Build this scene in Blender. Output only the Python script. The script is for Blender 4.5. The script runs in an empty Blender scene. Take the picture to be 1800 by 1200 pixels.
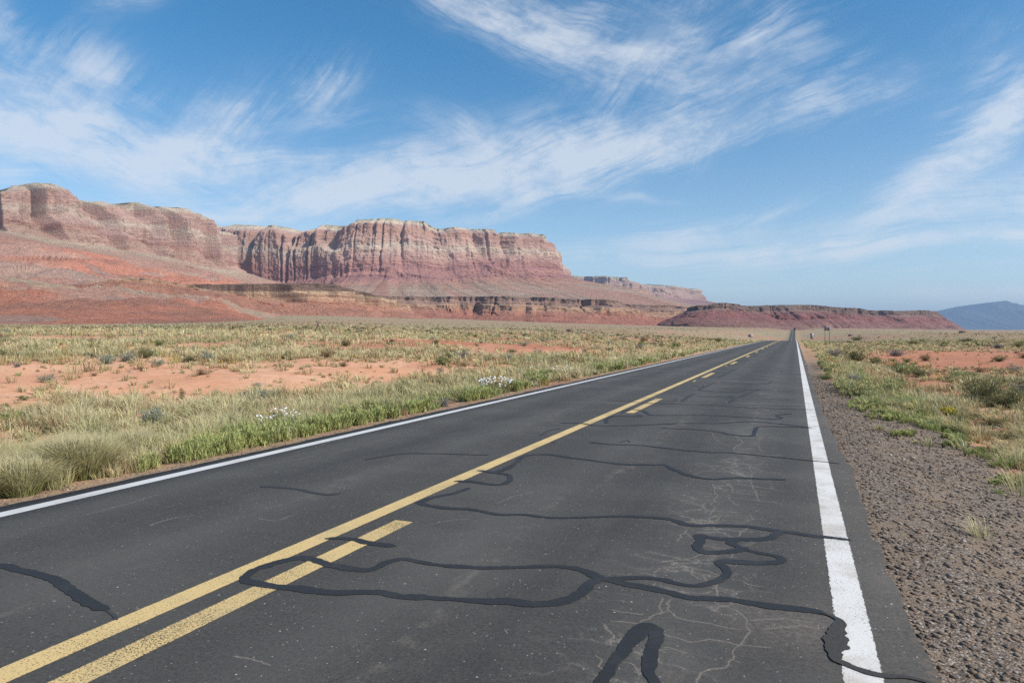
import bpy, math, random
import numpy as np
rng = np.random.default_rng(7)
random.seed(7)
scene = bpy.context.scene
col = scene.collection

# ------------------------------------------------------------------ camera
F_PX, VPX, HY, CAMH = 1200.0, 498.0, 586.0, 1.646
TH = math.atan(VPX / F_PX)                       # yaw to the left of the road (+Y)
FW = np.array([-math.sin(TH), math.cos(TH)])
RT = np.array([math.cos(TH), math.sin(TH)])
cd = bpy.data.cameras.new('camera'); cam = bpy.data.objects.new('camera', cd); col.objects.link(cam)
cd.sensor_width = 36; cd.lens = 24; cd.shift_y = -14 / 1800
cd.clip_start = 0.05; cd.clip_end = 200000
cam.location = (0, 0, CAMH); cam.rotation_euler = (math.pi / 2, 0, TH)
scene.camera = cam

# ------------------------------------------------------------------ light
SUN_AZ, SUN_EL = math.radians(96), math.radians(40)
EXPOSURE = 0.4
SKY_STR, SUN_STR = 0.112, 4.0
sl = bpy.data.lights.new('sun', 'SUN'); so = bpy.data.objects.new('sun', sl); col.objects.link(so)
sl.energy = SUN_STR; sl.angle = math.radians(0.5); sl.color = (1.0, 0.93, 0.83)
so.rotation_euler = (math.pi / 2 - SUN_EL, 0, math.pi - SUN_AZ)
scene.view_settings.view_transform = 'Standard'; scene.view_settings.look = 'None'
scene.view_settings.exposure = EXPOSURE; scene.view_settings.gamma = 1
scene.cycles.volume_bounces = 0; scene.cycles.use_denoising = False
scene.cycles.max_bounces = 6; scene.cycles.transparent_max_bounces = 8
scene.cycles.diffuse_bounces = 2; scene.cycles.glossy_bounces = 2


class NT:
    """small helper to write node trees"""
    def __init__(s, nt):
        s.nt = nt; s.n = nt.nodes; s.l = nt.links
    def new(s, t, **kw):
        n = s.n.new(t)
        for k, v in kw.items(): setattr(n, k, v)
        return n
    def put(s, sock, v):
        if isinstance(v, bpy.types.NodeSocket): s.l.new(v, sock)
        elif v is not None:
            if hasattr(sock.default_value, '__len__') and len(sock.default_value) == 4 and hasattr(v, '__len__') and len(v) == 3: v = tuple(v) + (1,)
            sock.default_value = v
    def m(s, op, a, b=None, c=None, clamp=False):
        n = s.new('ShaderNodeMath', operation=op, use_clamp=clamp)
        s.put(n.inputs[0], a)
        if b is not None: s.put(n.inputs[1], b)
        if c is not None: s.put(n.inputs[2], c)
        return n.outputs[0]
    def mix(s, f, a, b, blend='MIX'):
        n = s.new('ShaderNodeMix', data_type='RGBA', blend_type=blend, clamp_factor=True)
        s.put(n.inputs[0], f); s.put(n.inputs[6], a); s.put(n.inputs[7], b)
        return n.outputs[2]
    def noise(s, vec, scale, detail=4, rough=.5, dist=0, dims='3D'):
        n = s.new('ShaderNodeTexNoise', noise_dimensions=dims)
        if vec is not None: s.l.new(vec, n.inputs['Vector'])
        n.inputs['Scale'].default_value = scale; n.inputs['Detail'].default_value = detail
        n.inputs['Roughness'].default_value = rough; n.inputs['Distortion'].default_value = dist
        return n.outputs['Fac']
    def vor(s, vec, scale, feature='F1', out='Distance'):
        n = s.new('ShaderNodeTexVoronoi', feature=feature)
        s.l.new(vec, n.inputs['Vector']); n.inputs['Scale'].default_value = scale
        return n.outputs[out]
    def ss(s, v, a, b, lo=0., hi=1.):
        n = s.new('ShaderNodeMapRange', interpolation_type='SMOOTHSTEP')
        s.put(n.inputs[0], v); s.put(n.inputs[1], a); s.put(n.inputs[2], b); s.put(n.inputs[3], lo); s.put(n.inputs[4], hi)
        return n.outputs[0]
    def xyz(s, x, y, z=0.):
        n = s.new('ShaderNodeCombineXYZ'); s.put(n.inputs[0], x); s.put(n.inputs[1], y); s.put(n.inputs[2], z)
        return n.outputs[0]
    def sep(s, v):
        n = s.new('ShaderNodeSeparateXYZ'); s.l.new(v, n.inputs[0]); return n.outputs
    def scalev(s, v, sc):
        n = s.new('ShaderNodeVectorMath', operation='MULTIPLY'); s.l.new(v, n.inputs[0]); n.inputs[1].default_value = sc
        return n.outputs[0]
    def bump(s, h, strength=1., dist=.01, normal=None):
        n = s.new('ShaderNodeBump'); n.inputs['Strength'].default_value = strength; n.inputs['Distance'].default_value = dist
        s.l.new(h, n.inputs['Height'])
        if normal is not None: s.l.new(normal, n.inputs['Normal'])
        return n.outputs[0]


def px_dir(px, py):
    """photo pixel -> azimuth / elevation in radians relative to the view axis"""
    a = math.atan((px - 900) / F_PX)
    return a, math.atan((HY - py) / F_PX * math.cos(a))

# ------------------------------------------------------------------ sky
w = bpy.data.worlds.new('World'); scene.world = w; w.use_nodes = True
T = NT(w.node_tree); T.n.clear()
sky = T.new('ShaderNodeTexSky', sky_type='NISHITA'); sky.sun_disc = False
sky.sun_elevation = SUN_EL; sky.sun_rotation = SUN_AZ
sky.altitude = 1200; sky.air_density = 1.0; sky.dust_density = 1.5; sky.ozone_density = 2.6
tc = T.new('ShaderNodeTexCoord').outputs['Generated']
d = T.sep(tc)
dF = T.m('ADD', T.m('MULTIPLY', d[0], FW[0]), T.m('MULTIPLY', d[1], FW[1]))
dR = T.m('ADD', T.m('MULTIPLY', d[0], RT[0]), T.m('MULTIPLY', d[1], RT[1]))
A = T.m('ARCTAN2', dR, dF)
E = T.m('ARCSINE', d[2])
wv = T.xyz(A, E)
nw = T.new('ShaderNodeTexNoise'); T.l.new(wv, nw.inputs['Vector']); nw.inputs['Scale'].default_value = 3.2; nw.inputs['Detail'].default_value = 3
ws = T.sep(nw.outputs['Color'])
A2 = T.m('ADD', A, T.m('MULTIPLY', T.m('SUBTRACT', ws[0], .5), .085))
E2 = T.m('ADD', E, T.m('MULTIPLY', T.m('SUBTRACT', ws[1], .5), .085))
def fibre(ang, seed, sx=3.6, sy=30.):
    c, s_ = math.cos(math.radians(ang)), math.sin(math.radians(ang))
    x = T.m('ADD', T.m('MULTIPLY', A2, c), T.m('MULTIPLY', E2, s_))
    y = T.m('SUBTRACT', T.m('MULTIPLY', E2, c), T.m('MULTIPLY', A2, s_))
    lo = T.noise(T.xyz(T.m('MULTIPLY', x, sx), T.m('MULTIPLY', y, sy * .55), seed), 1.0, 10, .60, .12)
    hi = T.noise(T.xyz(T.m('MULTIPLY', x, sx * 3.1), T.m('MULTIPLY', y, sy * 3.2), seed + 3), 1.0, 8, .68, .3)
    return T.m('ADD', T.m('MULTIPLY', lo, .58), T.m('MULTIPLY', hi, .42))
puff = T.noise(T.xyz(A2, T.m('MULTIPLY', E2, 1.8), 3.3), 11., 10, .66)
fib = {'up': fibre(17, 1.), 'down': fibre(-22, 5.), 'steep': fibre(52, 9., 4.5, 26.), 'flat': fibre(3, 13., 2.2, 50.)}
BLOBS = [  # px, py, rx, ry, angle, fibre, weight
 (40,210,200,60,-6,'down',1.15),(210,255,220,46,-8,'down',1.15),(380,238,100,44,24,'steep',1.0),(180,140,50,60,60,'steep',.7),(330,290,120,18,0,'flat',.7),
 (60,150,140,60,10,'steep',.5),(0,45,40,45,60,'steep',.6),(560,165,42,60,-60,'steep',.62),(555,233,70,14,12,'up',.85),(450,275,180,18,-2,'flat',.6),
 (10,300,60,25,0,'flat',.7),(210,305,120,25,0,'flat',.5),
 (540,350,210,30,8,'up',.85),(760,312,200,44,8,'up',1.0),(930,285,170,44,12,'up',1.05),(1120,262,170,32,9,'up',1.0),(1260,238,60,26,30,'steep',.7),(400,375,130,14,5,'flat',.6),
 (1000,330,190,16,14,'up',.7),(840,240,90,20,-15,'down',.5),
 (850,22,190,26,-20,'down',.8),(1000,66,190,44,-22,'down',.75),(1130,120,100,55,35,'steep',.75),(1200,60,120,40,15,'up',.5),(1290,90,100,26,35,'up',.7),(1085,185,24,40,-35,'steep',.55),
 (1340,140,110,40,30,'up',.5),(1430,190,130,26,8,'up',.75),(1080,20,140,20,0,'down',.4),(230,5,60,16,20,'up',.4),
 (1770,190,120,45,40,'up',.9),(1700,260,120,30,38,'up',.9),(1600,345,110,26,35,'up',.7),(1800,120,80,80,50,'steep',.4),
 (1660,425,330,13,3,'flat',1.0),(1720,375,220,20,5,'flat',.95),(1400,432,260,10,4,'flat',.8),(1200,405,110,22,0,'flat',.6),(1330,375,80,12,8,'up',.6),
 (1120,342,60,5,-5,'flat',.45),(1740,525,130,14,3,'flat',.8),(1150,440,300,26,0,'flat',.45),(1780,320,160,30,10,'flat',.6),(1760,90,120,14,42,'up',.4),(1500,110,60,10,30,'up',.35),(1550,480,420,26,2,'flat',.4)]
tot = None
for (px, py, rx, ry, ang, fk, wt) in BLOBS:
    a0, e0 = px_dir(px, py)
    sc = math.cos(a0) ** 2
    c, s_ = math.cos(math.radians(ang)), math.sin(math.radians(ang))
    da, de = T.m('SUBTRACT', A2, a0), T.m('SUBTRACT', E2, e0)
    rx_, ry_ = rx / F_PX * sc * 1.08, ry / F_PX * math.cos(a0) * 1.12
    s1 = T.m('ADD', T.m('MULTIPLY', da, c / rx_), T.m('MULTIPLY', de, s_ / rx_))
    t1 = T.m('SUBTRACT', T.m('MULTIPLY', de, c / ry_), T.m('MULTIPLY', da, s_ / ry_))
    r2 = T.m('ADD', T.m('MULTIPLY', s1, s1), T.m('MULTIPLY', t1, t1))
    g = T.m('MULTIPLY', T.m('EXPONENT', T.m('MULTIPLY', r2, -.9)), wt)
    # fibres erode the soft envelope
    f = T.m('MULTIPLY', g, T.ss(T.m('ADD', fib[fk], T.m('MULTIPLY', g, .17)), .425, .69))
    tot = f if tot is None else T.m('ADD', tot, T.m('MULTIPLY', f, T.m('SUBTRACT', 1., T.m('MULTIPLY', tot, .6, clamp=True))))
cov = T.m('MULTIPLY', tot, T.ss(puff, .34, .64, .30, 1.15))
cov = T.m('MULTIPLY', T.m('MULTIPLY', cov, 1.0), T.ss(E, -.02, .02), clamp=True)
cov = T.m('MULTIPLY', T.m('SUBTRACT', 1., T.m('EXPONENT', T.m('MULTIPLY', cov, -1.2))), .92)
hs = T.new('ShaderNodeHueSaturation'); T.l.new(sky.outputs[0], hs.inputs['Color'])
hs.inputs['Hue'].default_value = .489; T.l.new(T.ss(E, .02, .42, .95, 1.30), hs.inputs['Saturation']); hs.inputs['Value'].default_value = 1.06
skyc = T.mix(1.0, hs.outputs[0], (SKY_STR, SKY_STR, SKY_STR), 'MULTIPLY')
fin = T.mix(cov, skyc, (.67, .69, .715))
bg = T.new('ShaderNodeBackground'); T.l.new(fin, bg.inputs[0]); bg.inputs[1].default_value = 1
T.l.new(bg.outputs[0], T.new('ShaderNodeOutputWorld').inputs[0])
w.cycles.sampling_method = 'MANUAL'; w.cycles.sample_map_resolution = 512

# ------------------------------------------------------------------ numpy noise
def _h(ix, iy, seed):
    h = (ix.astype(np.int64) * 374761393 + iy.astype(np.int64) * 668265263 + seed * 1442695041) & 0xFFFFFFFF
    h = ((h ^ (h >> 13)) * 1274126177) & 0xFFFFFFFF
    h = ((h ^ (h >> 16)) * 2246822519) & 0xFFFFFFFF
    return ((h ^ (h >> 15)) & 0xFFFFFF) / 16777215.0
def vnoise(x, y, seed=0):
    x = np.asarray(x, float); y = np.asarray(y, float)
    xi = np.floor(x); yi = np.floor(y); fx = x - xi; fy = y - yi
    fx = fx * fx * fx * (fx * (fx * 6 - 15) + 10); fy = fy * fy * fy * (fy * (fy * 6 - 15) + 10)
    a = _h(xi, yi, seed); b = _h(xi + 1, yi, seed); c = _h(xi, yi + 1, seed); e = _h(xi + 1, yi + 1, seed)
    return (a + (b - a) * fx) * (1 - fy) + (c + (e - c) * fx) * fy
def fbm(x, y, seed=0, octv=4, gain=.5, lac=2.03):
    s = 0; a = 1; t = 0
    for i in range(octv):
        s = s + a * vnoise(x, y, seed + i * 17); t += a; a *= gain; x = np.asarray(x) * lac + 3.7; y = np.asarray(y) * lac + 1.3
    return s / t
def ridged(x, y, seed=0, octv=3, gain=.5):
    s = 0; a = 1; t = 0
    for i in range(octv):
        s = s + a * (1 - np.abs(2 * vnoise(x, y, seed + i * 17) - 1)); t += a; a *= gain; x = np.asarray(x) * 2.1 + 5; y = np.asarray(y) * 2.1 + 9
    return s / t
def sstep(a, b, v):
    t = np.clip((v - a) / (b - a), 0, 1); return t * t * (3 - 2 * t)

def W(px, zc):
    px = np.asarray(px, float); zc = np.asarray(zc, float); r = zc * (px - 900) / F_PX
    return zc * FW[0] + r * RT[0], zc * FW[1] + r * RT[1]
def to_px(x, y):
    zc = x * FW[0] + y * FW[1]; r = x * RT[0] + y * RT[1]
    return 900 + F_PX * r / np.maximum(zc, .5), zc

# ------------------------------------------------------------------ terrain
def road_z(y):
    return np.interp(y, [-1e5, 150, 200, 300, 420, 540, 660, 760, 850, 1000, 1245, 1330, 1500, 4000],
                     [0, 0, -.16, -1.9, -4.6, -6.0, -6.0, -4.9, -3.2, .9, 7.6, 8.2, 7.8, 18])
def _sm(f, y):
    return (f(y - 30) + f(y - 15) + f(y) + f(y + 15) + f(y + 30)) / 5
def road_zs(y):
    y = np.asarray(y, float)
    return np.where(y < 110, 0., _sm(road_z, y))
EDGE_R, EDGE_L = .62, -6.98
BX = [-900, 0, 300, 400, 500, 600, 800, 1000, 1200, 1400, 1530, 1670, 1800, 2600]
BY = [566, 570, 567, 556, 552, 553, 560, 567, 573, 577, 577.5, 579.5, 580, 582]
BD = [600, 600, 800, 1900, 2000, 2200, 3000, 3000, 3200, 2700, 3300, 4000, 6000, 6000]
def ground_z(x, y, rough=True):
    x = np.asarray(x, float); y = np.asarray(y, float)
    r = np.hypot(x, y)
    px, zc = to_px(x, y)
    pxl = np.where(zc > .5, np.clip(px, -900, 2600), np.where(x < 0, -900, 2600))
    zr = road_zs(y)
    dl = EDGE_L - x; dr = x - EDGE_R
    left = np.interp(dl, [-1, 0, .5, 2.2, 4.5, 9, 20, 43, 60], [-.04, -.04, -.07, -.28, -.30, -.05, .35, 1.05, 1.25])
    right = np.interp(dr, [-1, 0, .4, 1.6, 3.2, 6, 12, 30], [-.04, -.04, -.06, -.18, -.42, -.5, -.38, -.3])
    near = np.where(x < -3, left, right)
    yb = np.interp(pxl, BX, BY); D = np.interp(pxl, BX, BD)
    zB = CAMH + (HY - yb) / F_PX * D
    zz = np.maximum(zc, r * .4)
    t = np.clip(zz / D, 0, 1)
    base = near + (zB - near) * t ** 1.35
    far = CAMH + (HY - yb) / F_PX * zz
    base = np.where(zz > D, far, base)
    # swale east of the crest, following the road on its embankment
    dist = np.maximum(np.maximum(dl, dr), 0)
    emb = sstep(90, 4, dist) * sstep(40, 160, r)
    base = base * (1 - emb) + (zr + near) * emb
    core = sstep(1.0, 0., dist)
    base = base * (1 - core) + (zr - .04 - .03 * dist) * core
    if rough:
        k = sstep(.8, 5, dist)
        base = base + k * ((fbm(x / 9, y / 9, 3, 3) - .5) * .5 + (fbm(x / 1.7, y / 1.7, 5, 3) - .5) * .16)
        base = base + sstep(30, 150, dist) * (fbm(x / 60, y / 60, 8, 3) - .5) * 1.0 * sstep(6000, 1500, r)
        base = base + sstep(.25, 1, dist) * (fbm(x / .35, y / .35, 6, 2) - .5) * .035
    return base
_ZS = np.exp(np.linspace(math.log(2.5), math.log(6000), 2600))
def hit(px, py):
    x, y = W(px, _ZS)
    zray = CAMH + (HY - py) / F_PX * _ZS
    dz = zray - ground_z(x, y)
    k = np.argmax(dz <= 0)
    if dz[k] > 0: k = len(_ZS) - 1
    return float(x[k]), float(y[k]), float(ground_z(x[k], y[k])), float(_ZS[k])

# ------------------------------------------------------------------ vegetation map (0 bare .. 1 dense), on the ground
BARE = [  # photo px centre, half sizes, weight
 (40,665,150,28,1.),(40,705,110,18,.7),(240,668,200,34,1.05),(430,662,150,26,1.),(560,652,110,20,.85),(690,650,90,22,.8),(800,645,110,13,.7),(900,648,90,9,.6),
 (650,612,130,9,.7),(900,614,110,10,.85),(760,606,80,7,.5),(1000,608,60,6,.5),(30,740,60,18,.5),(205,812,14,20,.9),(45,775,40,12,.5),(300,610,150,7,.35),(1120,596,80,6,.4),
 (1620,634,100,11,.85),(1750,628,100,11,.8),(1700,660,110,12,.7),(1590,665,70,14,.6),(1560,690,60,12,.5),(1640,690,70,14,.5),(1470,650,30,18,.35),(1760,740,70,16,.4),(1680,745,60,12,.6),(1450,590,30,4,.6),(1740,800,80,20,.6),(1340,586,60,3,.5)]
def bare_map(x, y):
    px, zc = to_px(x, y)
    z = ground_z(x, y, False)
    py = HY - (z - CAMH) / np.maximum(zc, .5) * F_PX
    wx = px + (fbm(x / 1.5, y / 1.5, 21, 3) - .5) * 90 * np.clip(14 / np.maximum(zc, 1), 0, 1)
    wy = py + (fbm(x / 2.2, y / 2.2, 22, 3) - .5) * 420 / np.maximum(zc, 6)
    b = np.zeros_like(px)
    for (cx, cy, rx, ry, wt) in BARE:
        b = np.maximum(b, wt * np.exp(-np.clip(((wx - cx) / rx) ** 2 + ((wy - cy) / ry) ** 2, 0, 30) ** 1.5 * .7))
    off = (zc < 1) | (px < -300) | (px > 2100)
    b = np.where(off, sstep(.5, .65, fbm(x / 14, y / 14, 30, 3)), b)
    b = b + .8 * sstep(.53, .68, fbm(x / 5, y / 11, 23, 4)) * sstep(9, 14, np.abs(x + 3))
    b = b + (x > 1) * .32 * sstep(.46, .62, fbm(x / 1.6, y / 2.6, 25, 4))
    return np.clip(b, 0, 1)
def gravel_map(x, y):
    lim = 1.75 + .35 * np.minimum(y / 8, 1.6) - sstep(9, 24, y) * 1.75 + (fbm(x / 1.2, y / 1.6, 41, 4) - .5) * 1.5
    return sstep(lim + .35, lim - .25, x - EDGE_R) * (x > -3)
def green_map(x, y):
    g = sstep(.48, .62, fbm(x / 2.5, y / 6, 51, 3))
    return g

# ------------------------------------------------------------------ mesh helpers
def mesh_np(name, V, quads=None, tris=None, cols=None, attrs=None, mat=None, smooth=False):
    me = bpy.data.meshes.new(name)
    V = np.ascontiguousarray(V, np.float32).reshape(-1, 3)
    me.vertices.add(len(V)); me.vertices.foreach_set('co', V.ravel())
    li = []; st = []; tt = []; n0 = 0
    for f, k in ((quads, 4), (tris, 3)):
        if f is not None and len(f):
            f = np.ascontiguousarray(f, np.int32).reshape(-1, k)
            li.append(f.ravel()); st.append(n0 + np.arange(len(f)) * k); tt.append(np.full(len(f), k)); n0 += f.size
    li = np.concatenate(li); st = np.concatenate(st); tt = np.concatenate(tt)
    me.loops.add(len(li)); me.loops.foreach_set('vertex_index', li.astype(np.int32))
    me.polygons.add(len(st)); me.polygons.foreach_set('loop_start', st.astype(np.int32)); me.polygons.foreach_set('loop_total', tt.astype(np.int32))
    if smooth: me.polygons.foreach_set('use_smooth', np.ones(len(st), bool))
    if cols is not None:
        c = np.ones((len(V), 4), np.float32); c[:, :3] = np.asarray(cols).reshape(-1, 3)
        a = me.color_attributes.new('col', 'FLOAT_COLOR', 'POINT'); a.data.foreach_set('color', c.ravel())
    for k, v in (attrs or {}).items():
        a = me.attributes.new(k, 'FLOAT', 'POINT'); a.data.foreach_set('value', np.ascontiguousarray(v, np.float32).ravel())
    me.update(calc_edges=True); me.validate()
    if mat: me.materials.append(mat)
    return me
def link(name, me, parent=None, loc=None, label=None, cat=None, group=None, kind=None):
    o = bpy.data.objects.new(name, me); col.objects.link(o)
    if parent is not None: o.parent = parent
    if loc is not None: o.location = loc
    if label: o['label'] = label
    if cat: o['category'] = cat
    if group: o['group'] = group
    if kind: o['kind'] = kind
    return o
def grid_quads(n, m):
    i = np.arange(n - 1)[:, None] * m + np.arange(m - 1)[None, :]
    return np.stack([i, i + 1, i + m + 1, i + m], -1).reshape(-1, 4)
def merge(parts):
    """list of (V, quads, tris) -> one"""
    V = []; Q = []; R = []; n = 0
    for v, q, t in parts:
        v = np.asarray(v, float).reshape(-1, 3)
        if q is not None and len(q): Q.append(np.asarray(q) + n)
        if t is not None and len(t): R.append(np.asarray(t) + n)
        V.append(v); n += len(v)
    return np.concatenate(V), (np.concatenate(Q) if Q else None), (np.concatenate(R) if R else None)
def tube(pts, rad, k=6, cap=True):
    pts = np.asarray(pts, float); n = len(pts); rad = np.broadcast_to(rad, (n,))
    t = np.gradient(pts, axis=0); t /= np.linalg.norm(t, axis=1)[:, None] + 1e-9
    up = np.where(np.abs(t[:, 2:3]) > .9, [[1., 0, 0]], [[0, 0, 1.]])
    a = np.cross(t, up); a /= np.linalg.norm(a, axis=1)[:, None] + 1e-9; b = np.cross(t, a)
    th = np.arange(k) / k * 2 * math.pi
    V = pts[:, None] + rad[:, None, None] * (a[:, None] * np.cos(th)[None, :, None] + b[:, None] * np.sin(th)[None, :, None])
    Q = []
    for i in range(n - 1):
        for j in range(k): Q.append((i * k + j, i * k + (j + 1) % k, (i + 1) * k + (j + 1) % k, (i + 1) * k + j))
    V = V.reshape(-1, 3); tr = []
    if cap:
        V = np.vstack([V, pts[:1], pts[-1:]])
        for j in range(k):
            tr.append((n * k, (j + 1) % k, j)); tr.append((n * k + 1, (n - 1) * k + j, (n - 1) * k + (j + 1) % k))
    return V, np.array(Q), (np.array(tr) if tr else None)
def box(x0, x1, y0, y1, z0, z1, bev=0):
    V = np.array([(x, y, z) for z in (z0, z1) for (x, y) in ((x0, y0), (x1, y0), (x1, y1), (x0, y1))], float)
    return V, np.array([(0, 3, 2, 1), (4, 5, 6, 7), (0, 1, 5, 4), (1, 2, 6, 5), (2, 3, 7, 6), (3, 0, 4, 7)]), None
def empty(name, loc, rz=0, **kw):
    o = link(name, None, loc=loc, **kw); o.rotation_euler = (0, 0, rz); o.empty_display_size = .2; return o

def mat(name, fn=None, color=None, rough=.85, metal=0, spec=.3):
    m = bpy.data.materials.new(name); m.use_nodes = True; t = NT(m.node_tree)
    b = t.n['Principled BSDF']; b.inputs['Roughness'].default_value = rough; b.inputs['Metallic'].default_value = metal
    b.inputs['Specular IOR Level'].default_value = spec
    if color: b.inputs['Base Color'].default_value = tuple(color) + (1,)
    if fn: fn(t, b)
    return m
def pos(t): return t.new('ShaderNodeNewGeometry').outputs['Position']
def attr(t, name='col', out='Color'):
    n = t.new('ShaderNodeAttribute', attribute_name=name); return n.outputs[out]

# ------------------------------------------------------------------ materials
def f_ground(t, b):
    P = pos(t); a = t.sep(attr(t)); gv, lit, dk = a[0], a[1], a[2]
    n1 = t.noise(P, .35, 5, .6); n2 = t.noise(P, 3., 6, .65); n3 = t.noise(P, 28., 5, .7); n0 = t.noise(P, .02, 4, .55)
    sand = t.mix(t.ss(n1, .35, .7), (.62, .31, .18), (.69, .40, .25))
    sand = t.mix(t.ss(n2, .45, .75), sand, (.55, .28, .165))
    sand = t.mix(t.m('MULTIPLY', dk, .85), sand, (.36, .12, .068))
    sand = t.mix(t.m('MULTIPLY', t.ss(n3, .55, .8), .45), sand, (.27, .14, .085))
    litter = t.mix(t.ss(n3, .35, .65), (.34, .255, .145), (.42, .31, .19))
    g = t.mix(t.m('MULTIPLY', lit, t.ss(n2, .3, .6, .35, 1.)), sand, litter)
    far = t.mix(t.ss(t.noise(P, .12, 10, .8), .47, .56), (.40, .24, .165), (.29, .26, .165))
    far = t.mix(t.m('MULTIPLY', t.ss(t.noise(P, .35, 6, .8), .55, .66), .7), far, (.17, .145, .095))
    far = t.mix(t.ss(n0, .44, .58, 0., .7), far, (.44, .235, .15))
    far = t.mix(t.ss(t.noise(P, .007, 7, .7), .44, .56, 0., .75), far, (.31, .285, .17))
    far = t.mix(t.m('MULTIPLY', t.ss(t.noise(P, .05, 8, .8), .54, .64), .5), far, (.20, .17, .10))
    g = t.mix(attr(t, 'far', 'Fac'), g, far)
    v = t.new('ShaderNodeTexVoronoi'); t.l.new(P, v.inputs[0]); v.inputs['Scale'].default_value = 60
    v3 = t.new('ShaderNodeTexVoronoi'); t.l.new(P, v3.inputs[0]); v3.inputs['Scale'].default_value = 44
    sel = t.ss(t.noise(P, 7., 3, .5), .60, .66)
    vcol = t.mix(sel, v.outputs['Color'], v3.outputs['Color']); vd_ = t.m('ADD', t.m('MULTIPLY', v.outputs['Distance'], t.m('SUBTRACT', 1., sel)), t.m('MULTIPLY', v3.outputs['Distance'], sel))
    vc = t.sep(vcol)
    peb = t.mix(vc[0], (.10, .083, .07), (.36, .28, .21)); peb = t.mix(t.ss(vc[1], .85, .95), peb, (.42, .38, .34))
    peb = t.mix(t.ss(vd_, .45, .75), peb, (.12, .09, .07)); peb = t.mix(t.ss(t.noise(P, 1.7, 6, .65), .47, .62, 0., .85), peb, (.25, .185, .13))
    g = t.mix(gv, g, peb)
    t.l.new(g, b.inputs['Base Color'])
    hh = t.m('ADD', t.m('MULTIPLY', t.noise(P, 1.6, 8, .7), 1.), t.m('MULTIPLY', t.m('MULTIPLY', vd_, gv), -.12))
    t.l.new(t.bump(hh, .55, .12), b.inputs['Normal'])
M_ground = mat('desert soil', f_ground, rough=.95, spec=.1)

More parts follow.
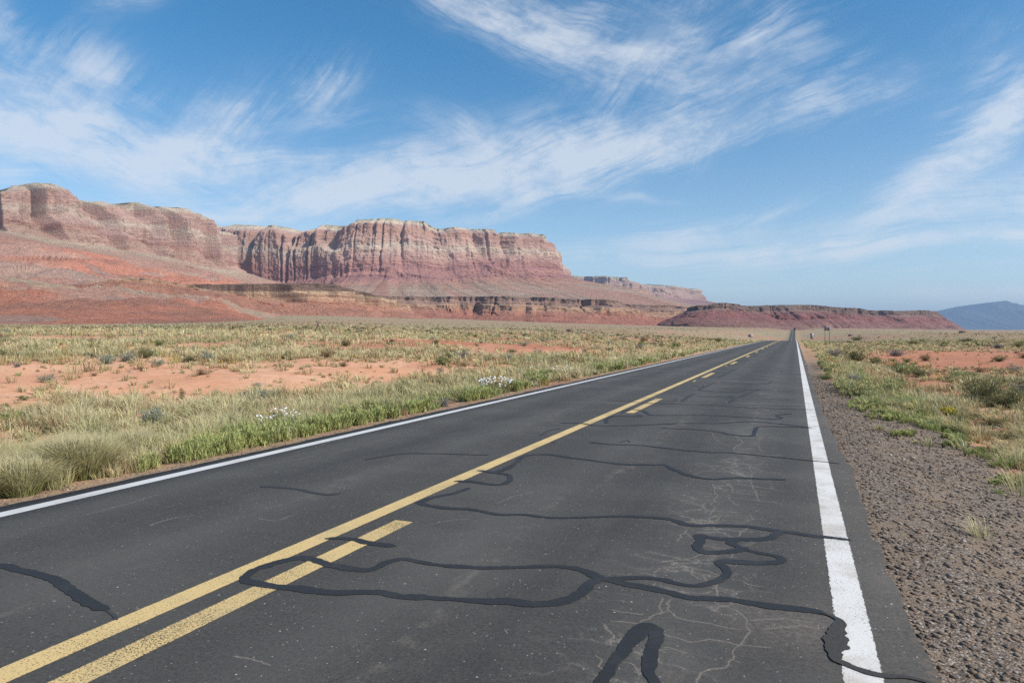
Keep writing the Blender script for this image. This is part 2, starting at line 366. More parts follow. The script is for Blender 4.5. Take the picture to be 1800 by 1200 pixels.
def f_asphalt(t, b):
    P = pos(t); s = t.sep(P)
    Ps = t.xyz(s[0], t.m('MULTIPLY', s[1], .12), 0.)
    fine = t.m('ADD', t.m('MULTIPLY', t.noise(P, 150., 3, .8), .55), t.m('MULTIPLY', t.noise(P, 42., 4, .75), .45)); mid = t.noise(P, 9., 5, .6); big = t.noise(P, .55, 4, .6); st = t.noise(Ps, 2.2, 6, .65)
    c = t.mix(t.ss(fine, .3, .7), (.015, .0142, .0128), (.122, .112, .098))
    c = t.mix(t.ss(mid, .3, .7, 0., .4), c, (.056, .055, .054))
    c = t.mix(t.m('MULTIPLY', t.ss(big, .42, .68), .4), c, (.12, .113, .10))
    c = t.mix(t.m('MULTIPLY', t.ss(t.noise(P, 22., 4, .7), .55, .72), .55), c, (.028, .027, .026))
    def wide(x0, wd): return t.m('EXPONENT', t.m('MULTIPLY', t.m('POWER', t.m('DIVIDE', t.m('ABSOLUTE', t.m('SUBTRACT', s[0], x0)), wd), 2.), -1.))
    trk = t.m('MULTIPLY', t.m('ADD', t.m('ADD', wide(-.65, .33), wide(-2.35, .33)), t.m('ADD', wide(-4.55, .33), wide(-6.1, .3))), t.ss(t.noise(Ps, .9, 4, .6), .3, .6, .5, 1.))
    c = t.mix(t.m('MULTIPLY', trk, .26), c, (.135, .128, .115))
    oil = t.m('MULTIPLY', t.m('ADD', wide(-1.5, .3), wide(-5.3, .3)), t.ss(t.noise(Ps, 3.1, 5, .65), .4, .6))
    c = t.mix(t.m('MULTIPLY', oil, .3), c, (.035, .034, .033))
    # polished wheel paths and dusty streaks along the lane
    def band(x0, wd): return t.m('EXPONENT', t.m('MULTIPLY', t.m('POWER', t.m('DIVIDE', t.m('ABSOLUTE', t.m('SUBTRACT', s[0], x0)), wd), 2.), -1.))
    bands = t.m('ADD', t.m('ADD', band(-.62, .34), band(-2.0, .25)), t.m('ADD', band(-5.95, .12), band(-4.4, .3)))
    dust = t.m('MULTIPLY', bands, t.ss(st, .46, .72))
    brk = t.ss(t.noise(P, 5., 6, .7), .42, .66)
    c = t.mix(t.m('MULTIPLY', t.m('MULTIPLY', dust, brk), .6), c, (.24, .205, .165))
    jit = t.new('ShaderNodeTexNoise'); t.l.new(P, jit.inputs[0]); jit.inputs['Scale'].default_value = 5.; jit.inputs['Detail'].default_value = 5
    js = t.sep(jit.outputs['Color'])
    Pk = t.xyz(t.m('ADD', t.m('MULTIPLY', s[0], 2.6), t.m('MULTIPLY', js[0], 1.1)), t.m('ADD', t.m('MULTIPLY', s[1], 3.6), t.m('MULTIPLY', js[1], .9)), 0.)
    ed = t.vor(Pk, 1., 'DISTANCE_TO_EDGE')
    zone = t.m('MULTIPLY', t.m('EXPONENT', t.m('MULTIPLY', t.m('POWER', t.m('DIVIDE', t.m('ABSOLUTE', t.m('SUBTRACT', s[0], -.68)), .42), 2.), -1.)), t.ss(t.noise(P, .8, 4, .6), .40, .56))
    zone = t.m('MULTIPLY', zone, t.ss(s[1], 42., 20.))
    brk2 = t.ss(t.noise(P, 16., 5, .75), .36, .6)
    line = t.m('MULTIPLY', t.ss(ed, .035, .008), brk2); halo = t.m('MULTIPLY', t.ss(ed, .16, .0), t.m('MULTIPLY', brk2, .22))
    c = t.mix(t.m('MULTIPLY', zone, t.m('MAXIMUM', t.m('MULTIPLY', line, .72), halo)), c, (.30, .26, .215))
    sandp = t.m('MULTIPLY', t.m('EXPONENT', t.m('MULTIPLY', t.m('ADD', t.m('POWER', t.m('DIVIDE', t.m('ABSOLUTE', t.m('ADD', s[0], .05)), .32), 2.), t.m('POWER', t.m('DIVIDE', t.m('ABSOLUTE', t.m('SUBTRACT', s[1], 4.15)), .35), 2.)), -1.)), t.ss(t.noise(P, 24., 6, .8), .3, .7))
    c = t.mix(t.m('MULTIPLY', sandp, .5), c, (.26, .21, .17))
    v = t.new('ShaderNodeTexVoronoi'); t.l.new(P, v.inputs[0]); v.inputs['Scale'].default_value = 75
    vc = t.sep(v.outputs['Color'])
    sp = t.m('MULTIPLY', t.ss(vc[0], .975, .99), t.ss(v.outputs['Distance'], .42, .2))
    c = t.mix(sp, c, (.42, .38, .34))
    v2 = t.new('ShaderNodeTexVoronoi'); t.l.new(P, v2.inputs[0]); v2.inputs['Scale'].default_value = 26
    vd = t.sep(v2.outputs['Color'])
    c = t.mix(t.m('MULTIPLY', t.ss(vd[1], .982, .99), t.ss(v2.outputs['Distance'], .22, .1)), c, (.5, .46, .4))
    # reddish sand drifted onto both rims
    rim = t.m('ADD', t.ss(s[0], .40, .66), t.ss(s[0], -6.84, -7.02))
    c = t.mix(t.m('MULTIPLY', rim, t.ss(t.noise(P, 7., 6, .7), .50, .68, 0, .4)), c, (.20, .14, .105))
    t.l.new(c, b.inputs['Base Color'])
    t.l.new(t.bump(t.m('ADD', fine, t.m('MULTIPLY', mid, .2)), .9, .008), b.inputs['Normal'])
M_asph = mat('weathered asphalt', f_asphalt, rough=.82, spec=.28)

def paint(base, dirty, x_lo, x_hi, wear=.5, ragged=0.02):
    def f(t, b):
        P = pos(t); s = t.sep(P)
        n = t.noise(P, 60., 5, .75); n2 = t.noise(P, 2.2, 4, .6)
        Pc = t.xyz(t.m('MULTIPLY', s[0], 60.), t.m('MULTIPLY', s[1], 22.), 0.)
        c = t.mix(t.ss(n2, .42, .75), base, dirty)
        c = t.mix(t.m('MULTIPLY', t.ss(n, .5, .8), .35), c, tuple(v * .6 for v in dirty))
        t.l.new(c, b.inputs['Base Color'])
        u = t.m('MINIMUM', t.m('SUBTRACT', s[0], x_lo), t.m('SUBTRACT', x_hi, s[0]))
        e = t.m('ADD', u, t.m('MULTIPLY', t.m('SUBTRACT', t.noise(Pc, 1.0, 5, .7), .5), ragged * 2))
        keep = t.ss(e, 0., .006)
        chips = t.ss(t.m('ADD', t.noise(P, 85., 4, .8), t.m('MULTIPLY', t.noise(P, 1.3, 3, .5), .25)), .80 - wear * .12, .86 - wear * .12, 1., 0.)
        t.put(b.inputs['Alpha'], t.m('MULTIPLY', keep, chips))
        t.l.new(t.bump(n, .4, .003), b.inputs['Normal'])
    return f
M_white = mat('worn white road paint', paint((.72, .69, .64), (.52, .46, .39), .208, .392, .7, .022), rough=.7)
M_white2 = mat('white road paint of far edge', paint((.62, .61, .59), (.5, .48, .45), -6.76, -6.58, .3, .006), rough=.7)
M_yel = mat('yellow road paint', paint((.66, .475, .21), (.50, .385, .19), -3.615, -3.435, .85, .008), rough=.7)
M_yel2 = mat('yellow road paint of broken line', paint((.66, .475, .21), (.48, .37, .19), -3.26, -3.08, 1.1, .008), rough=.7)
def f_seal(t, b):
    P = pos(t)
    c = t.mix(t.noise(P, 40., 5, .7), (.016, .0155, .0155), (.036, .035, .034))
    c = t.mix(t.m('MULTIPLY', t.ss(t.noise(P, 2.6, 4, .6), .5, .75), .35), c, (.07, .066, .062))
    t.l.new(c, b.inputs['Base Color']); t.l.new(t.bump(t.noise(P, 60., 3, .6), .3, .004), b.inputs['Normal'])
M_seal = mat('tar crack filler', f_seal, rough=.62, spec=.35)
M_seal_old = mat('older faded tar filler', lambda t, b: t.l.new(t.mix(t.noise(pos(t), 12., 5, .7), (.030, .030, .031), (.062, .061, .060)), b.inputs['Base Color']), rough=.75)
M_seal2 = mat('gritty brown patching', lambda t, b: (t.l.new(t.mix(t.noise(pos(t), 90., 4, .8), (.03, .029, .028), (.085, .078, .072)), b.inputs['Base Color']), t.l.new(t.bump(t.noise(pos(t), 60., 4, .7), .8, .01), b.inputs['Normal'])), rough=.9)
def f_dustcrack(t, b):
    P = pos(t)
    t.l.new(t.mix(t.noise(P, 50., 4, .7), (.36, .31, .26), (.20, .175, .15)), b.inputs['Base Color'])
    e = attr(t, 'edge', 'Fac')
    k = t.ss(t.m('ADD', t.m('MULTIPLY', e, t.m('ADD', e, .25)), t.m('MULTIPLY', t.m('SUBTRACT', t.noise(P, 60., 6, .85), .5), 2.6)), .3, 1.5)
    t.put(b.inputs['Alpha'], t.m('MULTIPLY', k, .8))
M_dust = mat('sand lodged in fine cracks', f_dustcrack, rough=.95, spec=.1)

def f_rock(t, b):
    P = pos(t); a = attr(t)
    Pb = t.scalev(P, (.35, .35, 2.2))
    n = t.noise(P, .035, 7, .7); nb = t.noise(Pb, .04, 8, .72)
    c = t.mix(1., a, t.mix(nb, (.80, .80, .80), (1.75, 1.75, 1.75)), 'MULTIPLY')
    c = t.mix(1., c, t.mix(n, (.78, .76, .74), (1.2, 1.22, 1.24)), 'MULTIPLY')
    vs = t.noise(t.scalev(P, (1., 1., .22)), .045, 8, .75); c = t.mix(t.m('MULTIPLY', t.ss(vs, .54, .68), .45), c, t.mix(1., c, (.5, .46, .46), 'MULTIPLY'))
    c = t.mix(t.m('MULTIPLY', t.ss(t.noise(P, .06, 8, .8), .55, .68), .4), c, t.mix(1., c, (.6, .57, .55), 'MULTIPLY'))
    t.l.new(c, b.inputs['Base Color'])
    t.l.new(t.bump(t.m('ADD', t.m('ADD', nb, vs), t.noise(P, .07, 8, .75)), 1., 14.), b.inputs['Normal'])
M_rock = mat('banded sandstone', f_rock, rough=.95, spec=.1)
def f_hill(t, b):
    P = pos(t); a = attr(t)
    n = t.noise(P, .09, 8, .72)
    c = t.mix(1., a, t.mix(t.ss(n, .3, .7), (.74, .72, .72), (1.2, 1.2, 1.2)), 'MULTIPLY')
    c = t.mix(t.m('MULTIPLY', t.ss(t.noise(P, .16, 7, .85), .56, .66), .7), c, (.19, .12, .09))
    c = t.mix(t.m('MULTIPLY', t.ss(t.noise(P, .05, 6, .8), .58, .7), .5), c, (.55, .43, .34))
    t.l.new(c, b.inputs['Base Color'])
    t.l.new(t.bump(t.m('ADD', n, t.noise(P, .4, 6, .8)), 1., 5.), b.inputs['Normal'])
M_hill = mat('clay badland slope', f_hill, rough=.95, spec=.1)

def leafy(name, trans=.28, vary=.25):
    def f(t, b):
        a = attr(t); r = t.new('ShaderNodeObjectInfo').outputs['Random']
        c = t.mix(1., a, t.mix(t.noise(pos(t), 4., 3, .6), (1 - vary,) * 3, (1 + vary,) * 3), 'MULTIPLY')
        t.l.new(c, b.inputs['Base Color'])
        tr = t.new('ShaderNodeBsdfTranslucent'); t.l.new(c, tr.inputs[0])
        mx = t.new('ShaderNodeMixShader'); mx.inputs[0].default_value = trans
        t.l.new(b.outputs[0], mx.inputs[1]); t.l.new(tr.outputs[0], mx.inputs[2])
        t.l.new(mx.outputs[0], t.n['Material Output'].inputs[0])
    return mat(name, f, rough=.8, spec=.15)
M_grass = leafy('grass blades'); M_leaf = leafy('shrub leaves', .22); M_stem = leafy('woody stems', .0)
M_petal = mat('white petals', None, (.86, .85, .84), .6)
M_pyel = mat('yellow florets', None, (.62, .47, .03), .7)
M_stone = mat('loose stones', lambda t, b: t.l.new(t.mix(t.noise(pos(t), 40., 4, .6), attr(t), (.16, .12, .1)), b.inputs['Base Color']), rough=.9, spec=.2)
def f_wood(t, b):
    P = t.scalev(pos(t), (8, 8, 1.)); t.l.new(t.mix(t.noise(P, 4., 5, .7), (.09, .065, .05), (.17, .13, .105)), b.inputs['Base Color'])
M_wood = mat('weathered post', f_wood, rough=.9)
M_metal = mat('dull galvanised metal', lambda t, b: t.l.new(t.mix(t.noise(pos(t), 6., 4, .6), (.26, .27, .28), (.36, .37, .38)), b.inputs['Base Color']), rough=.5, metal=.6)
M_signb = mat('grey sign back', lambda t, b: t.l.new(t.mix(t.noise(pos(t), 3., 4, .6), (.30, .27, .30), (.36, .33, .35)), b.inputs['Base Color']), rough=.6, metal=.2)
M_truck = mat('dark truck paint', lambda t, b: t.l.new(t.mix(t.noise(pos(t), 2., 4, .6), (.02, .018, .022), (.035, .03, .035)), b.inputs['Base Color']), rough=.5)
M_rubber = mat('rubber', None, (.015, .015, .015), .9)
M_red = mat('tail lamp', None, (.3, .01, .01), .4)
M_iron = mat('rusty wire', None, (.10, .06, .045), .8)

# ------------------------------------------------------------------ ground sheet
az = np.concatenate([np.radians(np.linspace(-180, -64, 60, endpoint=False)), np.radians(np.linspace(-64, 22, 620, endpoint=False)), np.radians(np.linspace(22, 180, 80))])
rr = np.concatenate([[0.02], np.exp(np.linspace(math.log(1.0), math.log(90000), 560))])
# azimuth clockwise from +Y
AZ, RR = np.meshgrid(az, rr, indexing='ij')
GX, GY = RR * np.sin(AZ), RR * np.cos(AZ)
GZ = ground_z(GX, GY)
bm_ = bare_map(GX, GY); gm = gravel_map(GX, GY) * sstep(60, 35, RR)
lip = sstep(.75, .1, EDGE_L - GX) * (GX < -3) * .6
lit = np.clip(1 - bm_ * 1.25, 0, 1) * (.35 + .65 * sstep(.3, .6, fbm(GX / 3, GY / 3, 61, 3)))
dk = sstep(.52, .66, fbm(GX / 7, GY / 16, 63, 3)) * .8
px_, zc_ = to_px(GX, GY)
dk = np.maximum(dk, np.exp(-((px_ - 910) / 110) ** 2 - ((zc_ - 80) / 35) ** 2)); dk = np.where((px_ > 1450) & (zc_ > 0), np.maximum(dk, .7), dk)
far = sstep(55, 230, RR)
gc = np.stack([np.maximum(gm, lip), lit, dk], -1)
link('ground', mesh_np('ground', np.stack([GX, GY, GZ], -1), grid_quads(*GX.shape)[:, ::-1], cols=gc, attrs={'far': far}, mat=M_ground, smooth=True), kind='structure')
del GX, GY, GZ, gc

# ------------------------------------------------------------------ road
ys = np.concatenate([np.arange(-12, 30, .07), np.arange(30, 110, .5), np.arange(110, 1400, 4.)])
er = EDGE_R + (fbm(ys / .9, ys * 0, 71, 5, .6) - .5) * .20 - .09 * sstep(5, 14, ys) + .05 * sstep(5, 2.5, ys)
el = EDGE_L + (fbm(ys / .9, ys * 0 + 9, 73, 5, .6) - .5) * .14
fr = np.concatenate([[0], np.linspace(0, 1, 12), [1]])
RX = el[:, None] + (er - el)[:, None] * fr[None]
RX[:, 0] -= .03; RX[:, -1] += .03
RYY = np.broadcast_to(ys[:, None], RX.shape)
RZ = np.broadcast_to(road_zs(ys)[:, None], RX.shape).copy(); RZ[:, 0] -= .09; RZ[:, -1] -= .09
road = link('road', mesh_np('road', np.stack([RX, RYY, RZ], -1), grid_quads(*RX.shape)[:, ::-1], mat=M_asph), kind='structure')
def strip(name, x0, x1, y0, y1, m, lift=.002):
    yy = np.concatenate([np.arange(y0, min(y1, 110), .5), np.arange(max(y0, 110), y1, 4.), [y1]]); yy = np.unique(yy)
    z = road_zs(yy) + lift
    V = np.stack([np.stack([np.full_like(yy, x0), yy, z], -1), np.stack([np.full_like(yy, x1), yy, z], -1)], 1)
    return link(name, mesh_np(name, V, grid_quads(len(yy), 2)[:, ::-1], mat=m), road)
strip('edge_line', .185, .415, -12, 1390, M_white)['label'] = 'worn white line along the near gravel shoulder'
strip('edge_line', -6.77, -6.57, -12, 1390, M_white2)['label'] = 'thin white line along the grassy left side'
strip('solid_centre_line', -3.63, -3.42, -12, 1390, M_yel)
# broken yellow line: far end of the near dash, then one dash each 12.19 m
def gp(px, py, lift=0.):
    zc = F_PX * CAMH / (py - HY); x, y = W(px, zc); return np.array([x, y])
yend = gp(722, 917)[1]
for k in range(-1, 15):
    y1 = yend + 12.19 * k; strip('centre_dash', -3.275, -3.065, y1 - 3.35 - (2.2 if k == 0 else 0), y1, M_yel2)
for y1 in (yend + 12.19 * 1 + 6.6, yend + 12.19 * 2 + 6.3):
    strip('centre_dash', -3.275, -3.2, y1, y1 + .7, M_yel2)

def smooth_line(P, k=6):
    P = np.asarray(P, float); n = len(P)
    if n < 3: return np.linspace(P[0], P[-1], 8)
    out = []
    Pe = np.vstack([2 * P[0] - P[1], P, 2 * P[-1] - P[-2]])
    for i in range(n - 1):
        p0, p1, p2, p3 = Pe[i:i + 4]
        for t in np.linspace(0, 1, k, endpoint=False):
            out.append(.5 * ((2 * p1) + (-p0 + p2) * t + (2 * p0 - 5 * p1 + 4 * p2 - p3) * t * t + (-p0 + 3 * p1 - 3 * p2 + p3) * t ** 3))
    out.append(P[-1]); return np.array(out)
def ribbon(name, pts, width, m, lift, rag=.25, ends=True, edgeattr=False):
    if not edgeattr: width = width * .8; pts = [tuple(p[:2]) + ((p[2] * .85,) if len(p) > 2 else ()) for p in pts]
    P = smooth_line([gp(*p[:2]) for p in pts])
    # resample
    s = np.concatenate([[0], np.cumsum(np.linalg.norm(np.diff(P, axis=0), axis=1))])
    n = int(min(max(s[-1] / .016, 8), 520)); q = np.linspace(0, s[-1], n)
    P = np.stack([np.interp(q, s, P[:, 0]), np.interp(q, s, P[:, 1])], -1)
    sd = random.randint(0, 9999)
    if edgeattr: P = P + (np.stack([fbm(q / .06, q * 0, sd, 3), fbm(q / .06, q * 0 + 5, sd, 3)], -1) - .5) * .05
    t = np.gradient(P, axis=0); t /= np.linalg.norm(t, axis=1)[:, None] + 1e-9; nn = np.stack([-t[:, 1], t[:, 0]], -1)
    wv = np.ones(n) * width
    if len(pts[0]) > 2:
        wv = np.interp(np.linspace(0, len(pts) - 1, n), np.arange(len(pts)), [p[2] for p in pts])
    big_ = 1 + .5 * (fbm(q / .5, q * 0, sd + 4, 3) - .5) * 2
    wl = wv * big_ * (.5 + rag * (fbm(q / .14, q * 0, sd + 1, 5, .75) - .5) * 2.4); wr = wv * big_ * (.5 + rag * (fbm(q / .14, q * 0, sd + 2, 5, .75) - .5) * 2.4)
    if ends:
        e = np.sqrt(np.clip(np.minimum(q, s[-1] - q) / (width * .8), 0.02, 1)); wl *= e; wr *= e
    L = P + nn * wl[:, None]; R = P - nn * wr[:, None]
    z = lift + .0004 * q / max(q[-1], 3)
    V = np.stack([np.column_stack([L, z]), np.column_stack([P, z]), np.column_stack([R, z])], 1)
    at = {'edge': np.tile([0., 1., 0.], n)} if edgeattr else None
    return link(name, mesh_np(name, V, grid_quads(n, 3), attrs=at, mat=m), road)
SEAL = [
 (.085, [(827,857),(800,866),(767,873),(746,879),(738,884),(757,889),(787,893),(827,895),(853,900),(880,904),(917,904),(950,908),(983,910),(1033,909),(1092,907),(1153,910),(1183,914),(1214,923),(1275,923),(1321,926),(1367,933),(1412,939),(1458,945),(1497,949)]),
 (.095, [(424,1020),(447,1002),(486,989),(517,982),(544,982),(576,991),(607,998),(642,1002),(661,998),(677,990),(697,984),(717,983),(750,990),(800,995),(867,998),(917,997),(967,995),(1007,998),(1033,1005),(1060,1017),(1100,1026),(1122,1030),(1165,1039),(1214,1050),(1263,1052),(1290,1055),(1336,1062),(1382,1068),(1428,1073),(1455,1080)]),
 (.095, [(426,1016),(436,1022),(459,1027),(486,1031),(525,1034),(583,1042),(650,1040),(683,1043),(710,1049),(750,1050),(800,1054),(847,1057),(893,1056),(933,1061),(967,1060),(1000,1053),(1023,1040),(1040,1023),(1062,1016)]),
 (.09, [(1060,1018),(1101,1016),(1131,1015),(1162,1018),(1189,1025),(1214,1029),(1238,1027),(1263,1020),(1278,1009),(1275,1000),(1263,990),(1269,986),(1293,987),(1330,989),(1361,988),(1374,984),(1364,977),(1336,972),(1309,965),(1290,957),(1285,953),(1299,951)]),
 (.085, [(1372,934),(1360,942),(1345,947),(1305,948),(1269,947),(1244,944),(1229,941),(1232,951),(1224,961),(1238,970),(1263,971),(1293,967),(1314,962)]),
 (.095, [(1030,1250),(1044,1220),(1058,1200),(1076,1168),(1098,1140),(1122,1113),(1134,1100),(1148,1106),(1152,1120),(1150,1134),(1143,1162),(1140,1180),(1150,1200),(1162,1240)]),
 (.10, [(-60,985),(0,994),(31,1000),(70,1010),(97,1018),(117,1033),(144,1049),(167,1064),(191,1072)]),
 (.02, [(185,1072),(198,1080),(206,1090)]),
 (.09, [(570,947),(595,946),(622,948),(646,954),(669,957),(697,960)]),
 (.07, [(457,854),(486,856),(525,860),(552,866),(576,869),(599,867)]),
 (.09, [(838,827),(867,829),(887,825),(907,813),(920,802),(940,799),(967,799),(1000,804),(1033,808),(1067,813),(1100,816),(1133,817),(1167,817),(1180,823),(1187,826),(1207,834),(1225,839),(1255,842),(1300,840),(1350,842),(1382,843)]),
 (.11, [(797,846),(827,846),(860,851),(883,851),(897,843),(893,835),(873,831),(850,828)]),
 (.08, [(1035,777),(1055,779),(1075,781),(1112,782),(1150,785),(1200,791),(1250,795),(1287,796),(1350,802),(1400,807),(1450,812),(1478,815)]),
 (.08, [(1160,752),(1225,755),(1262,759),(1287,764),(1322,766),(1327,757),(1335,750),(1375,750),(1427,752)]),
 (.08, [(985,743),(1020,744),(1053,748),(1100,748),(1150,746),(1200,744),(1265,744),(1312,741),(1362,744),(1428,752)]),
 (.09, [(1065,744),(1067,736),(1082,731),(1120,732),(1127,730),(1115,728)]),
 (.09, [(1092,726),(1105,720),(1130,722),(1142,729),(1175,730),(1250,730),(1300,733),(1350,736),(1375,735),(1365,730),(1392,727)]),
 (.07, [(1107,706),(1155,709),(1250,712),(1300,715),(1350,718),(1432,720)]),
 (.10, [(1199,705),(1212,696),(1220,692)]),(.12, [(1282,708),(1290,700),(1285,695)]),
 (.10, [(1300,698),(1320,689),(1335,685),(1310,685),(1300,689),(1232,686),(1240,680),(1257,672)]),
 (.11, [(1262,664),(1280,655),(1296,647)]),(.08, [(1265,671),(1312,674),(1345,675),(1357,670)]),
 (.06, [(1186,695),(1240,697),(1300,699)]),(.06, [(1216,677),(1235,681),(1236,676)]),(.05, [(1310,667),(1360,668)]),(.05, [(1250,655),(1350,657)]),
 (.05, [(1300,648),(1355,649)]),(.05, [(1310,641),(1390,642)]),(.05,[(1240,690),(1300,691)]),(.06,[(1055,703),(1107,706)]),(.05,[(640,808),(700,798),(760,797),(860,800)]),
 (.035, [(1090,777),(1103,774),(1107,777)]),(.06,[(1296,634),(1312,632),(1308,637)]),(.05,[(1365,653),(1375,651),(1372,655)]),
 (.04,[(950,765),(965,757),(985,753)]),(.03,[(970,777),(976,774),(973,779)]),(.035,[(1330,700),(1400,703)]),(.03,[(1180,706),(1190,702),(1178,700)]),
 (.05,[(1290,628),(1380,629)]),(.05,[(1300,618),(1388,619)]),(.04,[(1320,660),(1400,662)]),(.04,[(1260,683),(1395,688)]),(.04,[(1270,710),(1410,714)])]
for i, (wd, pts) in enumerate(SEAL):
    ribbon('crack_seal', pts, wd, M_seal_old if (wd < .075 or min(p[1] for p in pts) < 700) else M_seal, .0034 + .00006 * i)
ribbon('pothole_patch', [(1440,1076,.03),(1458,1082,.05),(1474,1092,.09),(1472,1108,.10),(1467,1125,.11),(1466,1142,.11),(1468,1158,.07),(1484,1167,.05),(1519,1180,.05),(1550,1187,.05),(1600,1192,.04),(1640,1204,.03)], .08, M_seal2, .0068, .3)
DUST = [
 [(1147,1009),(1171,997),(1214,997),(1244,1004),(1268,1012)],[(1260,1024),(1262,1034),(1263,1046),(1257,1058),(1275,1065),(1299,1075),(1312,1091),(1312,1110),(1303,1128),(1290,1140),(1284,1159),(1275,1169),(1244,1177),(1229,1189),(1224,1210)],
 [(1180,1052),(1171,1061),(1180,1076),(1199,1088),(1232,1094),(1269,1101),(1306,1105)],[(1165,1049),(1159,1064),(1159,1076),(1144,1085),(1120,1096),(1075,1090)],
 [(1162,1113),(1189,1120),(1214,1127),(1244,1123),(1284,1131),(1321,1136),(1357,1139)],[(1070,1070),(1107,1076),(1137,1079)],[(1152,1024),(1146,1032)],
 [(1211,931),(1186,951)],[(1244,905),(1257,896),(1252,884),(1260,871),(1254,856),(1255,850)],[(1300,797),(1290,787),(1305,777),(1292,765)],
 [(1292,803),(1290,815),(1270,825),(1295,832)],[(1272,845),(1287,857),(1285,865)],[(1332,782),(1340,795)],[(1317,817),(1320,832),(1322,852),(1330,870),(1334,882)],
 [(1295,815),(1362,816)],[(1322,827),(1375,832)],[(1282,849),(1367,861)],[(1262,864),(1350,871)],[(1340,792),(1382,796)],[(1258,870),(1300,876),(1370,884)],
 [(1246,905),(1300,910),(1345,912)],[(1312,918),(1322,912),(1318,905)],[(1220,937),(1262,935)],[(1300,943),(1312,930),(1330,928)],[(1205,935),(1225,950)],[(1262,908),(1262,918)],
 [(1262,904),(1310,907),(1322,902)],[(1150,990),(1180,985),(1215,981),(1235,972)],[(1285,972),(1283,982)],[(1285,1016),(1310,1024),(1345,1032)],[(1232,1020),(1218,1010),(1212,997)],
 [(1065,1095),(1075,1120),(1074,1135)],[(1050,1150),(1056,1168),(1066,1180)],[(1090,1160),(1110,1168),(1125,1190)],[(1284,1159),(1300,1166)],[(1165,1135),(1185,1142),(1205,1146)],
 [(1322,775),(1360,774)],[(1255,930),(1250,912),(1262,905)],[(1340,1105),(1400,1100),(1440,1106)],[(1280,868),(1284,880),(1300,890)],[(1180,1076),(1150,1080)],[(1240,752),(1250,760),(1262,775),(1290,787)],[(1312,1091),(1370,1088),(1430,1092)],
 [(410,1150),(440,1160),(475,1172)],[(640,935),(665,940)],[(260,925),(300,912),(345,905)],[(450,910),(480,915),(520,905)],[(870,885),(905,872),(935,865)],[(150,905),(215,888),(280,868)],
 [(520,795),(560,783),(620,765)],[(560,800),(500,812),(450,818)],[(740,925),(790,915),(830,912)]]
for i, pts in enumerate(DUST):
    ribbon('sandy_crack', pts, .05 if i < 52 else .04, M_dust, .0003 + .00003 * i, .35, edgeattr=True)

